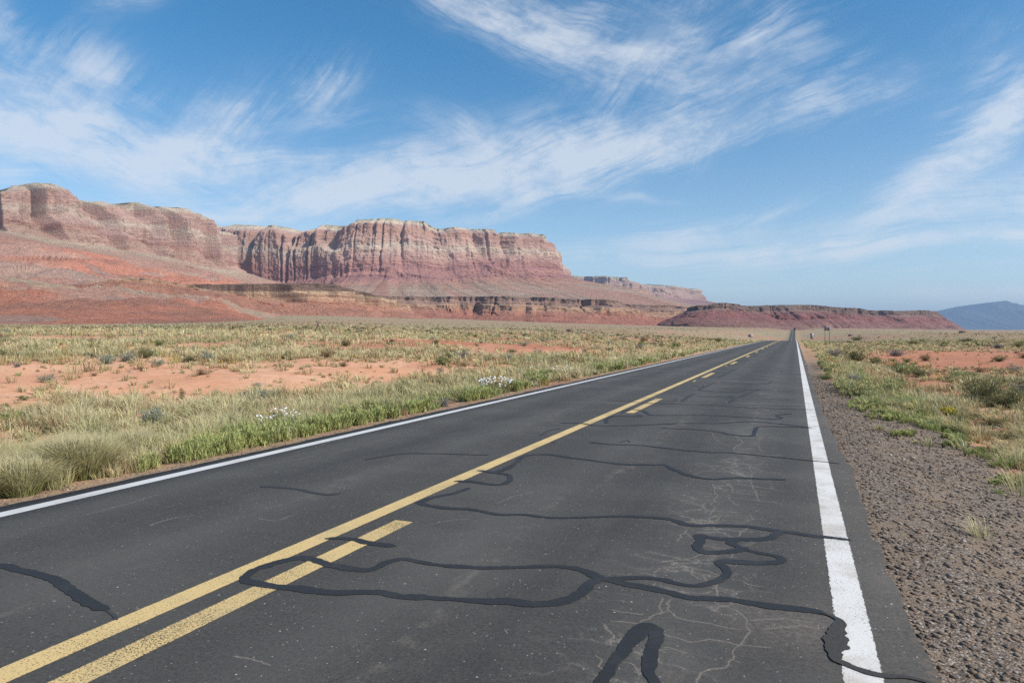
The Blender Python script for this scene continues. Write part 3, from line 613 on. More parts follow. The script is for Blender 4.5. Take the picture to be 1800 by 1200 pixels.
# ------------------------------------------------------------------ cliffs
def cliff(name, ctrl, prof, colour, seed, du=6., nv=150, plan=((420, 90), (150, 38), (48, 13), (16, 4.)), back=1500, ledge=6., talus_h=.3, saw=None, chut=.45, rough=12., talus_j=.16, apron=200, z_bot_extra=20, kind='structure', gull=8., mt=None, skyn=6., skw=90.):
    """ctrl: (px, zc, y_top, y_base) ; prof: [(height fraction, setback m)] ; runs along a plan line, true size"""
    c = np.array(ctrl, float)
    X, Y = W(c[:, 0], c[:, 1]); held = c[:, 2] < 0; zt = CAMH + (HY - c[:, 2]) / F_PX * c[:, 1]; zb = CAMH + (HY - c[:, 3]) / F_PX * c[:, 1]
    for i in np.nonzero(held)[0]: zt[i] = zt[i - 1]; zb[i] = zb[i - 1]
    s = np.concatenate([[0], np.cumsum(np.hypot(np.diff(X), np.diff(Y)))])
    n = int(s[-1] / du); q = np.linspace(0, s[-1], n)
    x = np.interp(q, s, X); y = np.interp(q, s, Y)
    k = max(3, int(60 / du)); ker = np.hanning(k * 2 + 3); ker /= ker.sum(); pad = len(ker) // 2
    sm = lambda a: np.convolve(np.pad(a, pad, mode='reflect', reflect_type='odd'), ker, 'valid')
    x, y = sm(x), sm(y)
    zt = np.interp(q, s, zt); zb = np.interp(q, s, zb)
    tx, ty = np.gradient(x), np.gradient(y)
    kk = np.hanning(int(500 / du) * 2 + 3); kk /= kk.sum(); p2 = len(kk) // 2
    if n > 2 * p2 + 4:
        tx = np.convolve(np.pad(tx, p2, mode='edge'), kk, 'valid'); ty = np.convolve(np.pad(ty, p2, mode='edge'), kk, 'valid')
    L = np.hypot(tx, ty) + 1e-9; nx, ny = -ty / L, tx / L          # inward (away from viewer) for a left-to-right line
    zt = zt + (fbm(q / skw, q * 0, seed + 40, 4) - .5) * skyn * 2
    h = np.linspace(0, 1, nv)
    H, Q = np.meshgrid(h, q)
    pf = np.array(prof, float); sb = np.interp(H + (fbm(Q / 240, H * 0, seed + 3, 3) - .5) * talus_j * sstep(0, .1, H) * sstep(1, .55, H), pf[:, 0], pf[:, 1])
    cliffy = sstep(talus_h - .05, talus_h + .15, H)
    disp = 0
    for i, (wl, am) in enumerate(plan):
        wrp = Q / wl + (fbm(Q / wl * .7, H * 1.2, seed + i, 2) - .5) * .8 + (H - .5) * (vnoise(Q / wl / 3, H * 0, seed + 60 + i) - .5) * .5
        lo_, t_ = np.floor(wrp), wrp - np.floor(wrp)
        hh_ = np.floor(H * (1.5 + i) * .99 + vnoise(Q / wl, H * 0, seed + 80 + i)); ht = sstep(.75, 1, (H * (1.5 + i) * .99 + vnoise(Q / wl, H * 0, seed + 80 + i)) - hh_)
        def lz(k): return _h(lo_ + k, hh_, seed + 10 + i) * (1 - ht) + _h(lo_ + k, hh_ + 1, seed + 10 + i) * ht
        if i < 2: hh_ = hh_ * 0
        t_ = sstep(.12, .88, t_) if i == 0 else np.clip(t_ * 1.15 - .07, 0, 1)
        r = lz(0) * (1 - t_) + lz(1) * t_
        chute = np.clip(1 - np.abs(vnoise(wrp * .9 + 3, H * .3, seed + 90 + i) * 2 - 1) * 3.2, 0, 1) * sstep(.38, .72, vnoise(Q / (wl * 2.3), H * .8, seed + 140 + i)) * 1.5
        r = r * .8 + chute * chut
        am = am * (.35 + 1.3 * vnoise(Q / (wl * 3.3), H * 1.4, seed + 120 + i)) if i >= 1 else am
        disp = disp + (r - .45) * am * (cliffy * (.5 + .5 * H) + (.30 if i < 2 else .0) * (1 - cliffy))
    if saw:
        wl, am = saw; wq = Q / wl + fbm(Q / wl / 2, H * 1.2, seed + 50, 2) * 1.2; cell = np.floor(wq); tt_ = wq - cell
        disp = disp + am * (.3 + .7 * _h(cell, cell * 0, seed + 51)) * (np.clip(tt_ / .9, 0, 1) * (tt_ < .9) + (1 - tt_) / .1 * (tt_ >= .9) - .5) * (cliffy * .8 + .2)
    gl = ridged(Q / 85 + (H * .5), H * .4, seed + 31, 4, .6) * gull * (1 - cliffy) * sstep(0, talus_h * .6 + .01, H)
    Hw = H + (fbm(Q / 300, H * 0, seed + 5, 2) - .5) * .03
    st = fbm(Q / 220, Hw * 34, seed + 20, 3, .6); st = (st - .5) * ledge * 4 * cliffy
    sb = sb + disp - gl * 1.2 + st - pf[-1, 1] * 1.0 - disp[:, -1].mean()
    rgh = fbm(Q / 24, H * (zt - zb).mean() / 24, seed + 55, 4, .65) - .5
    sb = np.maximum.accumulate(sb + H * 2, axis=1) + rgh * rough * (1.3 - cliffy * .6)
    Z = zb[:, None] + (zt - zb)[:, None] * H
    PX_ = x[:, None] + nx[:, None] * sb; PY_ = y[:, None] + ny[:, None] * sb
    ax, ay = x[:, None] + nx[:, None] * (sb[:, :1] - apron), y[:, None] + ny[:, None] * (sb[:, :1] - apron)
    gz_ = ground_z(ax, ay, False) - z_bot_extra
    fa_ = np.array([0., .35, .7])[None]; PX_ = np.concatenate([ax + (PX_[:, :1] - ax) * fa_, PX_], 1); PY_ = np.concatenate([ay + (PY_[:, :1] - ay) * fa_, PY_], 1)
    Z = np.concatenate([gz_ + (Z[:, :1] - gz_) * np.array([0., .25, .6])[None], Z], 1)
    H = np.concatenate([np.zeros((n, 3)), H], 1); Q = np.concatenate([Q[:, :3], Q], 1); disp = np.concatenate([np.zeros((n, 3)), disp], 1)
    # plateau behind the rim
    bk = np.array([.03, .08, .2, .5, 1.]) * back
    e0 = sb[:, -1]
    BXk = x[:, None] + nx[:, None] * (e0[:, None] + bk[None]); BYk = y[:, None] + ny[:, None] * (e0.mean() + bk[None] + 60)
    BZk = Z[:, -1:] - np.abs(fbm(q[:, None] / 80 + bk * 0, bk[None] / 80 + q[:, None] * 0, seed + 66, 3)) * 8 - np.array([0, 3, 8, 25, 100])[None] * back / 1500
    VX = np.concatenate([PX_, BXk], 1); VY = np.concatenate([PY_, BYk], 1); VZ = np.concatenate([Z, BZk], 1)
    HH = np.concatenate([H, np.ones_like(BXk) * 1.02], 1); QQ = np.concatenate([Q, np.repeat(q[:, None], 5, 1)], 1)
    C = colour(HH, QQ, seed, np.concatenate([disp, np.zeros_like(BXk)], 1))
    return link(name, mesh_np(name, np.stack([VX, VY, VZ], -1), grid_quads(*VX.shape), cols=C, mat=mt or M_rock), kind=kind)

def bands(H, tab):
    hs_ = [t[0] for t in tab]
    return np.stack([np.interp(H, hs_, [t[1][k] for t in tab]) for k in range(3)], -1)
RED = (.36, .19, .155); PINK = (.42, .27, .22); PALE = (.47, .375, .30); MAR = (.29, .15, .135); TAN = (.37, .275, .205); CREAM = (.49, .405, .31)
def col_main(H, Q, seed, disp):
    h = H + (fbm(Q / 260, H * 2, seed + 71, 3) - .5) * .09 + (fbm(Q / 40, H * 8, seed + 72, 3) - .5) * .04
    c = bands(h, [(0, TAN), (.18, (.34, .24, .17)), (.27, (.36, .20, .15)), (.32, MAR), (.40, RED), (.46, MAR), (.50, RED), (.60, PINK), (.66, (.44, .31, .24)), (.70, PALE), (.745, (.43, .30, .23)), (.79, PINK), (.88, (.39, .23, .17)), (.94, PINK), (.965, CREAM), (1, (.40, .34, .24)), (1.02, (.30, .27, .17))])
    n = fbm(Q / 500, H * 3, seed + 73, 3)[..., None]
    c = c * (.85 + .3 * n)
    thin = vnoise(Q / 900, H * 95, seed + 74)[..., None]
    c = c * np.where((H < .56)[..., None], .86 + .3 * thin, .93 + .14 * thin)
    tal = (sstep(.34, .18, H) * sstep(.40, .62, fbm(Q / 70 + H * 4, H * 2.2, seed + 75, 5, .6)))[..., None]
    c = c * (1 - .28 * (sstep(.34, .2, H) * sstep(.5, .7, fbm(Q / 25 + H * 9, H * 4, seed + 78, 4)))[..., None])
    return c * (1 - tal * .6) + np.array((.37, .18, .13)) * tal * .6
PLAN_BIG = ((620, 250), (260, 170), (100, 78), (40, 28), (15, 9))
prof_main = [(0, -760), (.10, -420), (.22, -120), (.30, 0), (.42, 40), (.56, 75), (.60, 85), (.74, 108), (.78, 122), (.93, 140), (.96, 168), (1, 205)]
# main cliff: from the deep re-entrant right of the near massif to the prow
cliff('cliff', [(px, zc, yt, float(np.interp(px, [400, 600, 640, 760, 800, 900, 950], [552, 549, 543, 541, 534, 524, 524])) if yt > 0 else -1) for px, zc, yt in
       [(330,5900,396),(352,5750,398),(400,5650,396),(440,5400,395),(500,5350,398),(522,5350,404),(545,5330,402),(580,5250,397),(614,5200,396),(630,5180,387),(655,5150,386),(690,5150,384),(720,5150,384),(747,5150,387),(762,5180,396),(776,5200,401),(802,5250,398),(820,5300,401),(850,5350,403),(878,5400,408),(900,5450,412),(925,5550,413),(943,5750,416),(948,6200,-1),(950,7000,-1),(946,8500,-1)]],
      prof_main, col_main, 101, du=4, nv=190, rough=26., skyn=7, plan=PLAN_BIG, apron=1300, z_bot_extra=5, gull=26)
# near massif on the left
def ctl_left():
    P = [(-700,330),(-400,335),(-250,330),(-120,345),(-40,345),(0,338),(28,324),(60,321),(100,322),(130,328),(158,342),(185,352),(212,352),(230,357),(262,356),(272,362),(325,368),(335,378),(346,389),(358,399),(368,405)]
    out = []
    for px, yt in P:
        zc = np.interp(px, [-700, 0, 60, 200, 300, 400, 430], [3300, 3500, 3650, 4100, 4500, 5100, 5600])
        yc_ = np.interp(px + 48, [-700, 0, 45, 100, 200, 300, 430], [410, 412, 415, 425, 443, 458, 483]); yb = yc_ + (yc_ - yt) * .34
        out.append((px * .94 if px > 0 else px, zc, yt, yb))
    return out + [(348,5600,-1,-1),(346,6600,-1,-1)]
def col_left(H, Q, seed, disp):
    h = H + (fbm(Q / 220, H * 2, seed + 71, 3) - .5) * .08 + (fbm(Q / 30, H * 8, seed + 72, 3) - .5) * .04
    c = bands(h, [(0, (.40, .22, .16)), (.15, (.38, .25, .18)), (.22, (.41, .32, .23)), (.30, (.38, .23, .18)), (.36, (.42, .28, .21)), (.44, (.36, .20, .155)), (.50, PINK), (.60, (.43, .30, .235)), (.68, PALE), (.73, (.42, .27, .21)), (.84, PINK), (.90, (.42, .28, .21)), (.945, CREAM), (.98, (.50, .40, .29)), (1, (.42, .36, .25)), (1.02, (.3, .27, .17))])
    return c * (.84 + .32 * fbm(Q / 160, H * 5, seed + 73, 4)[..., None])
cliff('cliff', ctl_left(), [(0, -420), (.12, -210), (.25, -20), (.33, 0), (.6, 62), (.64, 82), (.9, 130), (.93, 160), (1, 235)], col_left, 211, du=3.6, nv=190, rough=24., plan=((520, 260), (210, 190), (80, 84), (32, 32), (12, 10)), saw=(240, 190), chut=.95, talus_h=.25, skyn=5, apron=600, z_bot_extra=30, gull=22)
# lower brown escarpments
def col_esc(H, Q, seed, disp):
    h = H + (fbm(Q / 160, H * 3, seed + 71, 3) - .5) * .08
    c = bands(h, [(0, (.34, .15, .105)), (.2, (.36, .16, .11)), (.40, (.37, .18, .125)), (.48, (.43, .27, .175)), (.56, (.38, .22, .15)), (.62, (.46, .32, .21)), (.66, (.31, .195, .15)), (.86, (.30, .19, .145)), (.92, (.20, .135, .105)), (.985, (.22, .15, .115)), (1.02, (.29, .21, .14))])
    return c * (.8 + .4 * fbm(Q / 50, H * 6, seed + 73, 4)[..., None])
prof_esc = [(0, -150), (.22, -75), (.40, -34), (.44, -14), (.64, -4), (.67, 10), (.80, 42), (.82, 50), (.985, 56), (1, 66)]
cliff('escarpment', [(470,2700,521,556),(560,2650,519,557),(640,2700,520,558),(720,2850,520,560),(800,2950,522,563),(870,2900,521,565),(950,2850,522,567),(1010,2850,525,569),(1080,2950,528,571),(1100,3050,535,572),(1190,3200,538,574),(1260,3500,540,576),(1330,3900,541,577)],
      prof_esc, col_esc, 307, du=3, nv=90, chut=.5, plan=((300, 150), (110, 84), (40, 34), (15, 11), (6, 3.5)), back=900, apron=150, ledge=2.5, talus_h=.2, gull=9, z_bot_extra=20, skyn=2.5)
def col_ledge(H, Q, seed, disp):
    h = H + (fbm(Q / 120, H * 3, seed + 71, 3) - .5) * .06
    c = bands(h, [(0, (.40, .20, .14)), (.28, (.43, .22, .15)), (.36, (.46, .27, .18)), (.44, (.50, .33, .215)), (.52, (.38, .215, .145)), (.60, (.54, .39, .26)), (.67, (.47, .33, .22)), (.70, (.22, .14, .105)), (.9, (.21, .14, .105)), (1, (.19, .13, .10)), (1.02, (.27, .18, .13))])
    return c * (.82 + .36 * fbm(Q / 30, H * 6, seed + 73, 4)[..., None])
cliff('escarpment', [(90,1500,520,522),(150,1500,510,512),(190,1500,491,508),(215,1520,485,510),(250,1550,487,514),(300,1650,496,520),(340,1750,499,528),(400,1800,498,540),(455,1850,499,546),(500,1950,500,548),(560,2050,501,550),(570,2060,504,551),(592,2120,512,553),(622,2220,519,555),(650,2500,528,562)],
      [(0, -90), (.22, -34), (.32, -22), (.68, -8), (.71, 8), (.80, 30), (.83, 34), (.94, 80), (1, 100)], col_ledge, 411, du=2, nv=90, chut=.95, plan=((200, 120), (80, 70), (30, 26), (11, 8), (5, 3)), saw=(110, 45), back=500, apron=90, ledge=2., talus_h=.25, gull=3, z_bot_extra=25, skyn=1.2)
# mesas on the right
def col_mesa(H, Q, seed, disp):
    h = H + (fbm(Q / 160, H * 3, seed + 71, 3) - .5) * .08
    c = bands(h, [(0, (.28, .16, .13)), (.3, (.30, .14, .12)), (.5, (.31, .13, .11)), (.68, (.29, .15, .13)), (.74, (.33, .21, .16)), (.80, (.22, .14, .12)), (.9, (.27, .18, .14)), (1, (.20, .14, .11)), (1.02, (.27, .20, .14))])
    return c * .80 * np.array((.97, 1., 1.)) * (.66 + .68 * fbm(Q / 45, H * 6, seed + 73, 4)[..., None])
prof_mesa = [(0, -150), (.3, -90), (.60, -34), (.70, -12), (.73, 2), (.97, 9), (1, 18)]
cliff('mesa', [(1224,4300,541,575),(1218,3300,541,575),(1222,2850,539,575),(1236,2700,536,575),(1262,2680,532,575),(1300,2700,532,576),(1316,2800,536,577),(1324,3100,-1,-1),(1322,4200,-1,-1)],
      prof_mesa, col_mesa, 509, du=2.5, nv=80, plan=((130, 60), (50, 38), (20, 17), (8, 6)), back=160, apron=120, ledge=1.6, talus_h=.3, gull=12, z_bot_extra=20, skyn=1.5)
cliff('mesa', [(1290,3500,538,577),(1335,3300,537,577),(1350,3300,536,577),(1378,3330,535,577),(1420,3450,536,577),(1460,3550,539,577.5),(1500,3700,543,578),(1560,3900,546,578.5),(1600,4000,546,579),(1630,4100,545,579),(1638,4400,-1,-1),(1638,5500,-1,-1)],
      [(0, -150), (.3, -92), (.58, -38), (.70, -12), (.73, 2), (.97, 9), (1, 18)], col_mesa, 613, du=3, nv=80, plan=((190, 100), (70, 55), (26, 22), (10, 8)), back=500, apron=120, ledge=1.6, talus_h=.3, gull=14, z_bot_extra=20, skyn=1.2)
# far mesa beyond the prow
def col_far(H, Q, seed, disp):
    c = bands(H + (fbm(Q / 500, H * 2, seed + 71, 3) - .5) * .1, [(0, (.34, .22, .17)), (.3, (.33, .17, .14)), (.5, (.40, .24, .19)), (.75, (.44, .31, .24)), (.9, (.42, .27, .21)), (.95, CREAM), (1, (.36, .32, .22)), (1.02, (.3, .27, .17))])
    return c * .8
cliff('cliff', [(902,12500,480,545),(942,11800,481,545),(972,11500,483,545),(1012,11400,486,545),(1034,11400,487,545),(1067,11200,486,545),(1096,11200,488,545),(1110,11300,494,545),(1140,11400,499,545),(1177,11300,500,545),(1196,11400,500,545),(1203,12200,-1,-1),(1204,15000,-1,-1)],
      [(0, -900), (.2, -350), (.38, 0), (.5, 60), (.95, 180), (1, 300)], col_far, 707, du=12, nv=110, rough=40., plan=((900, 560), (340, 260), (120, 80), (45, 26)), back=900, apron=2500, ledge=12, talus_h=.35, gull=20, z_bot_extra=100, skyn=14)
def col_blue(H, Q, seed, disp): return np.broadcast_to(np.array((.055, .052, .05)), H.shape + (3,)) * (.8 + .4 * fbm(Q / 900, H * 6, seed, 3)[..., None])
cliff('mountain', [(1560,34000,577,586),(1630,32000,563,586),(1643,31000,557,586),(1660,31000,553,586),(1685,31000,551,586),(1700,31000,548,586),(1716,31000,545,586),(1730,31000,540,586),(1745,31000,535,586),(1758,31000,536,586),(1770,31000,532,586),(1786,31000,535,586),(1800,31000,536,586),(1830,31000,540,586),(1880,31000,545,586),(1960,31000,540,586),(2150,32000,560,586),(2300,33000,575,586)],
      [(0, -4200), (.4, -2400), (1, 0)], col_blue, 809, du=60, nv=60, plan=((1500, 420), (500, 260), (200, 110.)), back=5000, ledge=25, talus_h=.2, gull=120, z_bot_extra=200, skyn=230, skw=900., rough=120.)

# red clay hills in front of the left massif, one relief sheet
pxs = np.linspace(-900, 560, 860); zk = np.exp(np.linspace(math.log(420), math.log(5200), 330))
PXg, ZK = np.meshgrid(pxs, zk, indexing='ij')
gx, gy = W(PXg, ZK)
yA = np.interp(pxs, [-900, -200, 0, 60, 130, 170, 240, 330, 400, 450, 520, 600], [480, 487, 490, 497, 506, 510, 514, 523, 536, 545, 556, 562])
yB = np.interp(pxs, [-900, -100, 0, 60, 120, 200, 260, 330, 400, 445, 475, 520, 600], [440, 432, 428, 428, 436, 455, 468, 478, 484, 489, 500, 516, 522])
yC = np.interp(pxs, [-900, 0, 100, 200, 300, 430, 520, 660], [424, 424, 434, 452, 468, 494, 508, 516])
zb_ = ground_z(*W(pxs, np.full_like(pxs, 430.)))
zA = CAMH + (HY - yA) / F_PX * 1050; zB_ = CAMH + (HY - yB) / F_PX * 2500; zC = CAMH + (HY - yC) / F_PX * 3500
zM = CAMH + (HY - (yA + 3)) / F_PX * 1400
Zh = np.empty_like(PXg)
f0 = np.interp(pxs, [-900, 250, 420, 560], [600, 620, 800, 1000])
for i in range(len(pxs)):
    g0 = float(zb_[i]); gb = CAMH + (HY - np.interp(pxs[i], BX, BY)) / F_PX * f0[i]
    Zh[i] = np.interp(zk, [420, f0[i] - 60, f0[i], 1050 + (0 if pxs[i] < 420 else 60), 1400, 1900, 2500, 2750, 3700, 5200], [g0 - 25, gb - 6, gb, zA[i], zM[i], zM[i] * .55 + zB_[i] * .45 - 15, zB_[i], zB_[i] * .97, zC[i], zC[i] * 1.3])
edge = sstep(380, 555, PXg); Zh = Zh * (1 - edge) + (ground_z(gx, gy, False) - 8) * edge
amp = sstep(0, 1, (ZK - f0[:, None]) / 300) * (1 - .9 * edge)
uu_ = gx * RT[0] + gy * RT[1]; gul = ridged(uu_ / 120 + fbm(gx / 300, gy / 300, 900, 2) * 3, ZK / 520, 901, 4, .55)
Zh += amp * ((gul - .62) * 50 * np.clip(ZK / 1500, .6, 1.0) + (fbm(gx / 45, gy / 45, 907, 5, .6) - .5) * 16 - ridged(uu_ / 40 + fbm(gx / 90, gy / 90, 909, 2) * 2, ZK / 170, 905, 3, .6) * 6)
n1 = fbm(gx / 230, gy / 230, 911, 3); n2 = fbm(gx / 90, gy / 90, 913, 4)
cr = np.array((.60, .26, .17)); cp = np.array((.57, .335, .245)); ct = np.array((.52, .41, .28)); cgy = np.array((.44, .35, .29)); cdk = np.array((.33, .19, .145))
Ch = cp + (cr - cp) * sstep(.42, .6, n1)[..., None]
Ch = Ch + (cdk - Ch) * (sstep(.58, .74, n2) * .55)[..., None]
Ch = Ch + (cgy - Ch) * (sstep(.66, .76, fbm(gx / 140, gy / 60, 915, 3)) * .6)[..., None]
tanm = sstep(1060, 1150, ZK) * sstep(1600, 1400, ZK) * .8 + sstep(2560, 2800, ZK) * .85
Ch = Ch + (ct - Ch) * np.clip(tanm * (.7 + .6 * n2), 0, 1)[..., None]
tl = sstep(1500, 1650, ZK) * sstep(2050, 1900, ZK) * .4
Ch = Ch * (1 - tl[..., None]) + cgy * tl[..., None]
link('hills', mesh_np('hills', np.stack([gx, gy, Zh], -1), grid_quads(*gx.shape), cols=Ch, mat=M_hill), kind='structure')

# ------------------------------------------------------------------ grass
def blades(root, hgt, az_, lean, wid, cb, ct_, face=None):
    n = len(root); d_ = np.stack([np.cos(az_), np.sin(az_), np.zeros(n)], -1)
    fa = az_ + math.pi / 2 + (rng.random(n) - .5) * 1.6; sv = np.stack([np.cos(fa), np.sin(fa), np.zeros(n)], -1)
    V = np.empty((n, 5, 3)); up = np.array([0, 0, 1.])
    mid = root + up * (hgt * .58)[:, None] + d_ * (hgt * lean * .30)[:, None]
    tip = root + up * (hgt * (1 - .28 * np.clip(lean, 0, 1.5)))[:, None] + d_ * (hgt * lean)[:, None]
    V[:, 0] = root - sv * wid[:, None] * .5; V[:, 1] = root + sv * wid[:, None] * .5
    V[:, 2] = mid + sv * wid[:, None] * .42; V[:, 3] = mid - sv * wid[:, None] * .42; V[:, 4] = tip
    C = np.empty((n, 5, 3)); C[:, 0] = C[:, 1] = cb; C[:, 2] = C[:, 3] = cb * .45 + ct_ * .55; C[:, 4] = ct_
    return V, C
def blades_mesh(name, VC, m=M_grass):
    V = np.concatenate([v for v, c in VC]); C = np.concatenate([c for v, c in VC]); n = len(V); b = np.arange(n)[:, None] * 5
    return mesh_np(name, V, b + np.array([[0, 1, 2, 3]]), b + np.array([[3, 2, 4]]), cols=C, mat=m)
STRAW = np.array((.70, .60, .36)); STRAWG = np.array((.52, .475, .255)); OLIVE = np.array((.28, .275, .13)); GREEN = np.array((.24, .30, .10)); GREY = np.array((.27, .27, .19)); RUST = np.array((.36, .25, .13)); GOLD = np.array((.50, .38, .13))
def tufts(N, zmin, zmax, power, nb, side, hmul=1., dens_thr=True, pxr=None):
    u = rng.random(N); a = 1 - power
    zc = (zmin ** a + u * (zmax ** a - zmin ** a)) ** (1 / a) if abs(a) > 1e-6 else zmin * (zmax / zmin) ** u
    px = rng.uniform(*(pxr or (-330, 2130)), N)
    x, y = W(px, zc)
    keep = (x < EDGE_L - .45) if side == 'L' else (x > EDGE_R + .75)
    x, y, zc = x[keep], y[keep], zc[keep]
    b = bare_map(x, y); cl = fbm(x / .9, y / .9, 77, 3)
    p = (1 - b) ** 1.1 * (.28 + .95 * sstep(.36, .60, cl)) + .045
    if side == 'R':
        p = p * (1 - .985 * gravel_map(x, y)) * np.where(x < 30, .8, 1)
    keep = rng.random(len(x)) < p
    x, y, zc, b, cl = x[keep], y[keep], zc[keep], b[keep], cl[keep]
    z = ground_z(x, y)
    n = len(x)
    size = rng.lognormal(-.22, .48, n) * (.55 + .75 * sstep(.4, .65, cl)) * hmul * (1 - .45 * b)
    size = np.clip(size, .05, 1.5) * (.37 if side == 'L' else .30)
    fd = EDGE_L - x if side == 'L' else x - EDGE_R
    size *= np.interp(fd, [.4, 1.2, 3], [.5, .85, .95] if side == 'L' else [.4, .7, .95]) ** np.where(zc > 24, .3, 1.)
    # colour of the tuft
    hue = fbm(x / 3.5, y / 3.5, 81, 3) + (rng.random(n) - .5) * .35
    tip = STRAW + (STRAWG - STRAW) * sstep(.35, .62, hue)[:, None]
    tip = tip + (GREY - tip) * (rng.random(n) < .12)[:, None] * .7
    bs = STRAWG + (OLIVE - STRAWG) * sstep(.3, .6, hue)[:, None]
    dry = (rng.random(n) < .16 + .45 * b); tip[dry] = RUST * .5 + STRAW * .5; bs[dry] = RUST
    gold = rng.random(n) < .04; tip[gold] = GOLD; bs[gold] = GOLD * .7
    grn = (fd < 2.3) & (rng.random(n) < sstep(.40, .55, fbm(x / 2, y / 5, 87, 2)) * .4)
    tip[grn] = GREEN * .75 + STRAWG * .5; bs[grn] = GREEN
    k = np.maximum((nb * (.6 + rng.random(n) * .8)).astype(int), 3)
    idx = np.repeat(np.arange(n), k); m_ = len(idx)
    ang = rng.random(m_) * 2 * math.pi; rad = np.sqrt(rng.random(m_)) * size[idx] * .42
    root = np.stack([x[idx] + np.cos(ang) * rad, y[idx] + np.sin(ang) * rad, z[idx] - .01], -1)
    hg = size[idx] * (.45 + .75 * rng.random(m_))
    wind = math.pi * .97
    vx = np.cos(ang) * .62 + math.cos(wind) * .38 + rng.normal(0, .25, m_); vy = np.sin(ang) * .62 + math.sin(wind) * .38 + rng.normal(0, .25, m_)
    lean = np.hypot(vx, vy) * .9; aa = np.arctan2(vy, vx)
    wd = np.clip(zc[idx] / 683 * .62, .004, .16) * (.7 + .6 * rng.random(m_))
    v = (.82 + .36 * rng.random(m_))[:, None]
    return blades(root, hg, aa, lean, wd, bs[idx] * v, tip[idx] * v)
link('dry_grass', blades_mesh('dry_grass', [tufts(9000, 6.5, 16, 0.2, 62, 'L'), tufts(26000, 16, 45, .4, 22, 'L'), tufts(34000, 45, 160, .7, 9, 'L', 1.05), tufts(30000, 160, 600, 1.1, 5, 'L', 1.3), tufts(26000, 600, 2000, 1.3, 4, 'L', 2.2)]), kind='stuff')
link('dry_grass', blades_mesh('dry_grass', [tufts(14000, 5, 18, .1, 42, 'R', .8, pxr=(1380, 2130)), tufts(16000, 18, 50, .4, 20, 'R', 1., pxr=(1380, 2130)), tufts(16000, 50, 160, .7, 9, 'R', 1.1, pxr=(1380, 2130)), tufts(20000, 160, 600, 1.0, 5, 'R', 1.4, pxr=(1380, 2130)), tufts(16000, 600, 2500, 1.2, 4, 'R', 2.2, pxr=(1380, 2130))]), kind='stuff')

# leafy green weeds along the asphalt
def weeds(spots, dens=60, name='green_weeds', c0=(.26, .30, .09), c1=(.48, .48, .21)):
    VC = []
    R = []
    for (px, py, rx, ry, h, n) in spots:     # ellipses on the ground given in photo pixels
        a = rng.random(n) * 2 * math.pi; q = np.sqrt(rng.random(n))
        for i in range(n):
            X_, Y_, Z_, zc = hit(px + math.cos(a[i]) * q[i] * rx, py + math.sin(a[i]) * q[i] * ry)
            if X_ > EDGE_L - .35 and X_ < EDGE_R + .5: continue
            R.append((X_, Y_, Z_, zc, h * .85 * (.3 + .75 * rng.random()) * (.45 + 1.1 * float(fbm(X_ / .7, Y_ / .9, 303, 3)))))
    R = np.array(R); n = len(R); idx = np.repeat(np.arange(n), dens); m_ = len(idx)
    # stem with small leaves: leaves spread through a rounded volume
    hh = R[idx, 4]; t = rng.random(m_) ** .75; ang = rng.random(m_) * 6.283; rad = np.sqrt(rng.random(m_)) * hh * .5 * (1.1 - t * .6)
    root = np.stack([R[idx, 0] + np.cos(ang) * rad, R[idx, 1] + np.sin(ang) * rad, R[idx, 2] + t * hh * .85], -1)
    zc = R[idx, 3]; l = np.clip(zc / 683 * 3.2, .03, .12) * (.6 + .8 * rng.random(m_))
    aa = rng.random(m_) * 6.283
    c0, c1 = np.array(c0), np.array(c1); mixv = rng.random(m_)[:, None]; tint = fbm(R[idx, 0] / .8, R[idx, 1] / .8, 5, 3)[:, None]
    cc = (c0 + (c1 - c0) * mixv) * (.7 + .6 * tint)
    V, C = blades(root, l * 1.5, aa, .2 + rng.random(m_) * .9, l * .18, cc, cc * 1.15)
    return blades_mesh(name, [(V, C)])
WEED_L = [(330,812,32,10,.30,50),(370,800,40,14,.36,80),(415,785,40,14,.38,80),(460,778,40,12,.34,60),(520,768,45,10,.30,60),(580,756,40,10,.28,50),(640,742,36,12,.32,60),(690,732,36,14,.36,80),(735,724,26,9,.3,40),(850,698,16,6,.3,30),(835,706,22,7,.3,30),(945,672,22,4,.32,40),(905,685,26,4,.2,24),(965,665,14,4,.3,24),(1060,650,40,4,.26,30),(1130,640,40,3,.26,26),(1190,628,40,3,.26,24),(262,828,16,7,.25,30),(20,745,30,6,.2,14)]
def scrub(N, z0, z1):
    zc = z0 * (z1 / z0) ** rng.random(N); x, y = W(rng.uniform(-200, 2000, N), zc)
    k = ((x < EDGE_L - 6) | (x > EDGE_R + 6)) & (rng.random(N) < .25 + .75 * sstep(.45, .6, fbm(x / 60, y / 60, 99, 3))); x, y, zc = x[k], y[k], zc[k]; n = len(x)
    z = ground_z(x, y); nb_ = 16; idx = np.repeat(np.arange(n), nb_); m_ = len(idx); sz = (.35 + .55 * rng.random(n)) * (1 + zc / 1400)
    a = rng.random(m_) * 6.283; q = np.sqrt(rng.random(m_)); hh = rng.random(m_)
    root = np.stack([x[idx] + np.cos(a) * q * sz[idx] * .6, y[idx] + np.sin(a) * q * sz[idx] * .6, z[idx] + hh * sz[idx] * .45 * (1.1 - q)], -1)
    pal = np.array([(.15,.15,.07),(.20,.19,.09),(.19,.16,.12),(.14,.17,.07),(.25,.17,.10)])[rng.integers(0, 5, n)]
    c = pal[idx] * (.75 + .5 * rng.random(m_))[:, None]
    return blades(root, sz[idx] * .35, rng.random(m_) * 6.283, .3 + rng.random(m_), sz[idx] * .22, c, c * 1.1)
link('far_scrub', blades_mesh('far_scrub', [scrub(5200, 90, 500), scrub(5200, 500, 2600)]), kind='stuff')
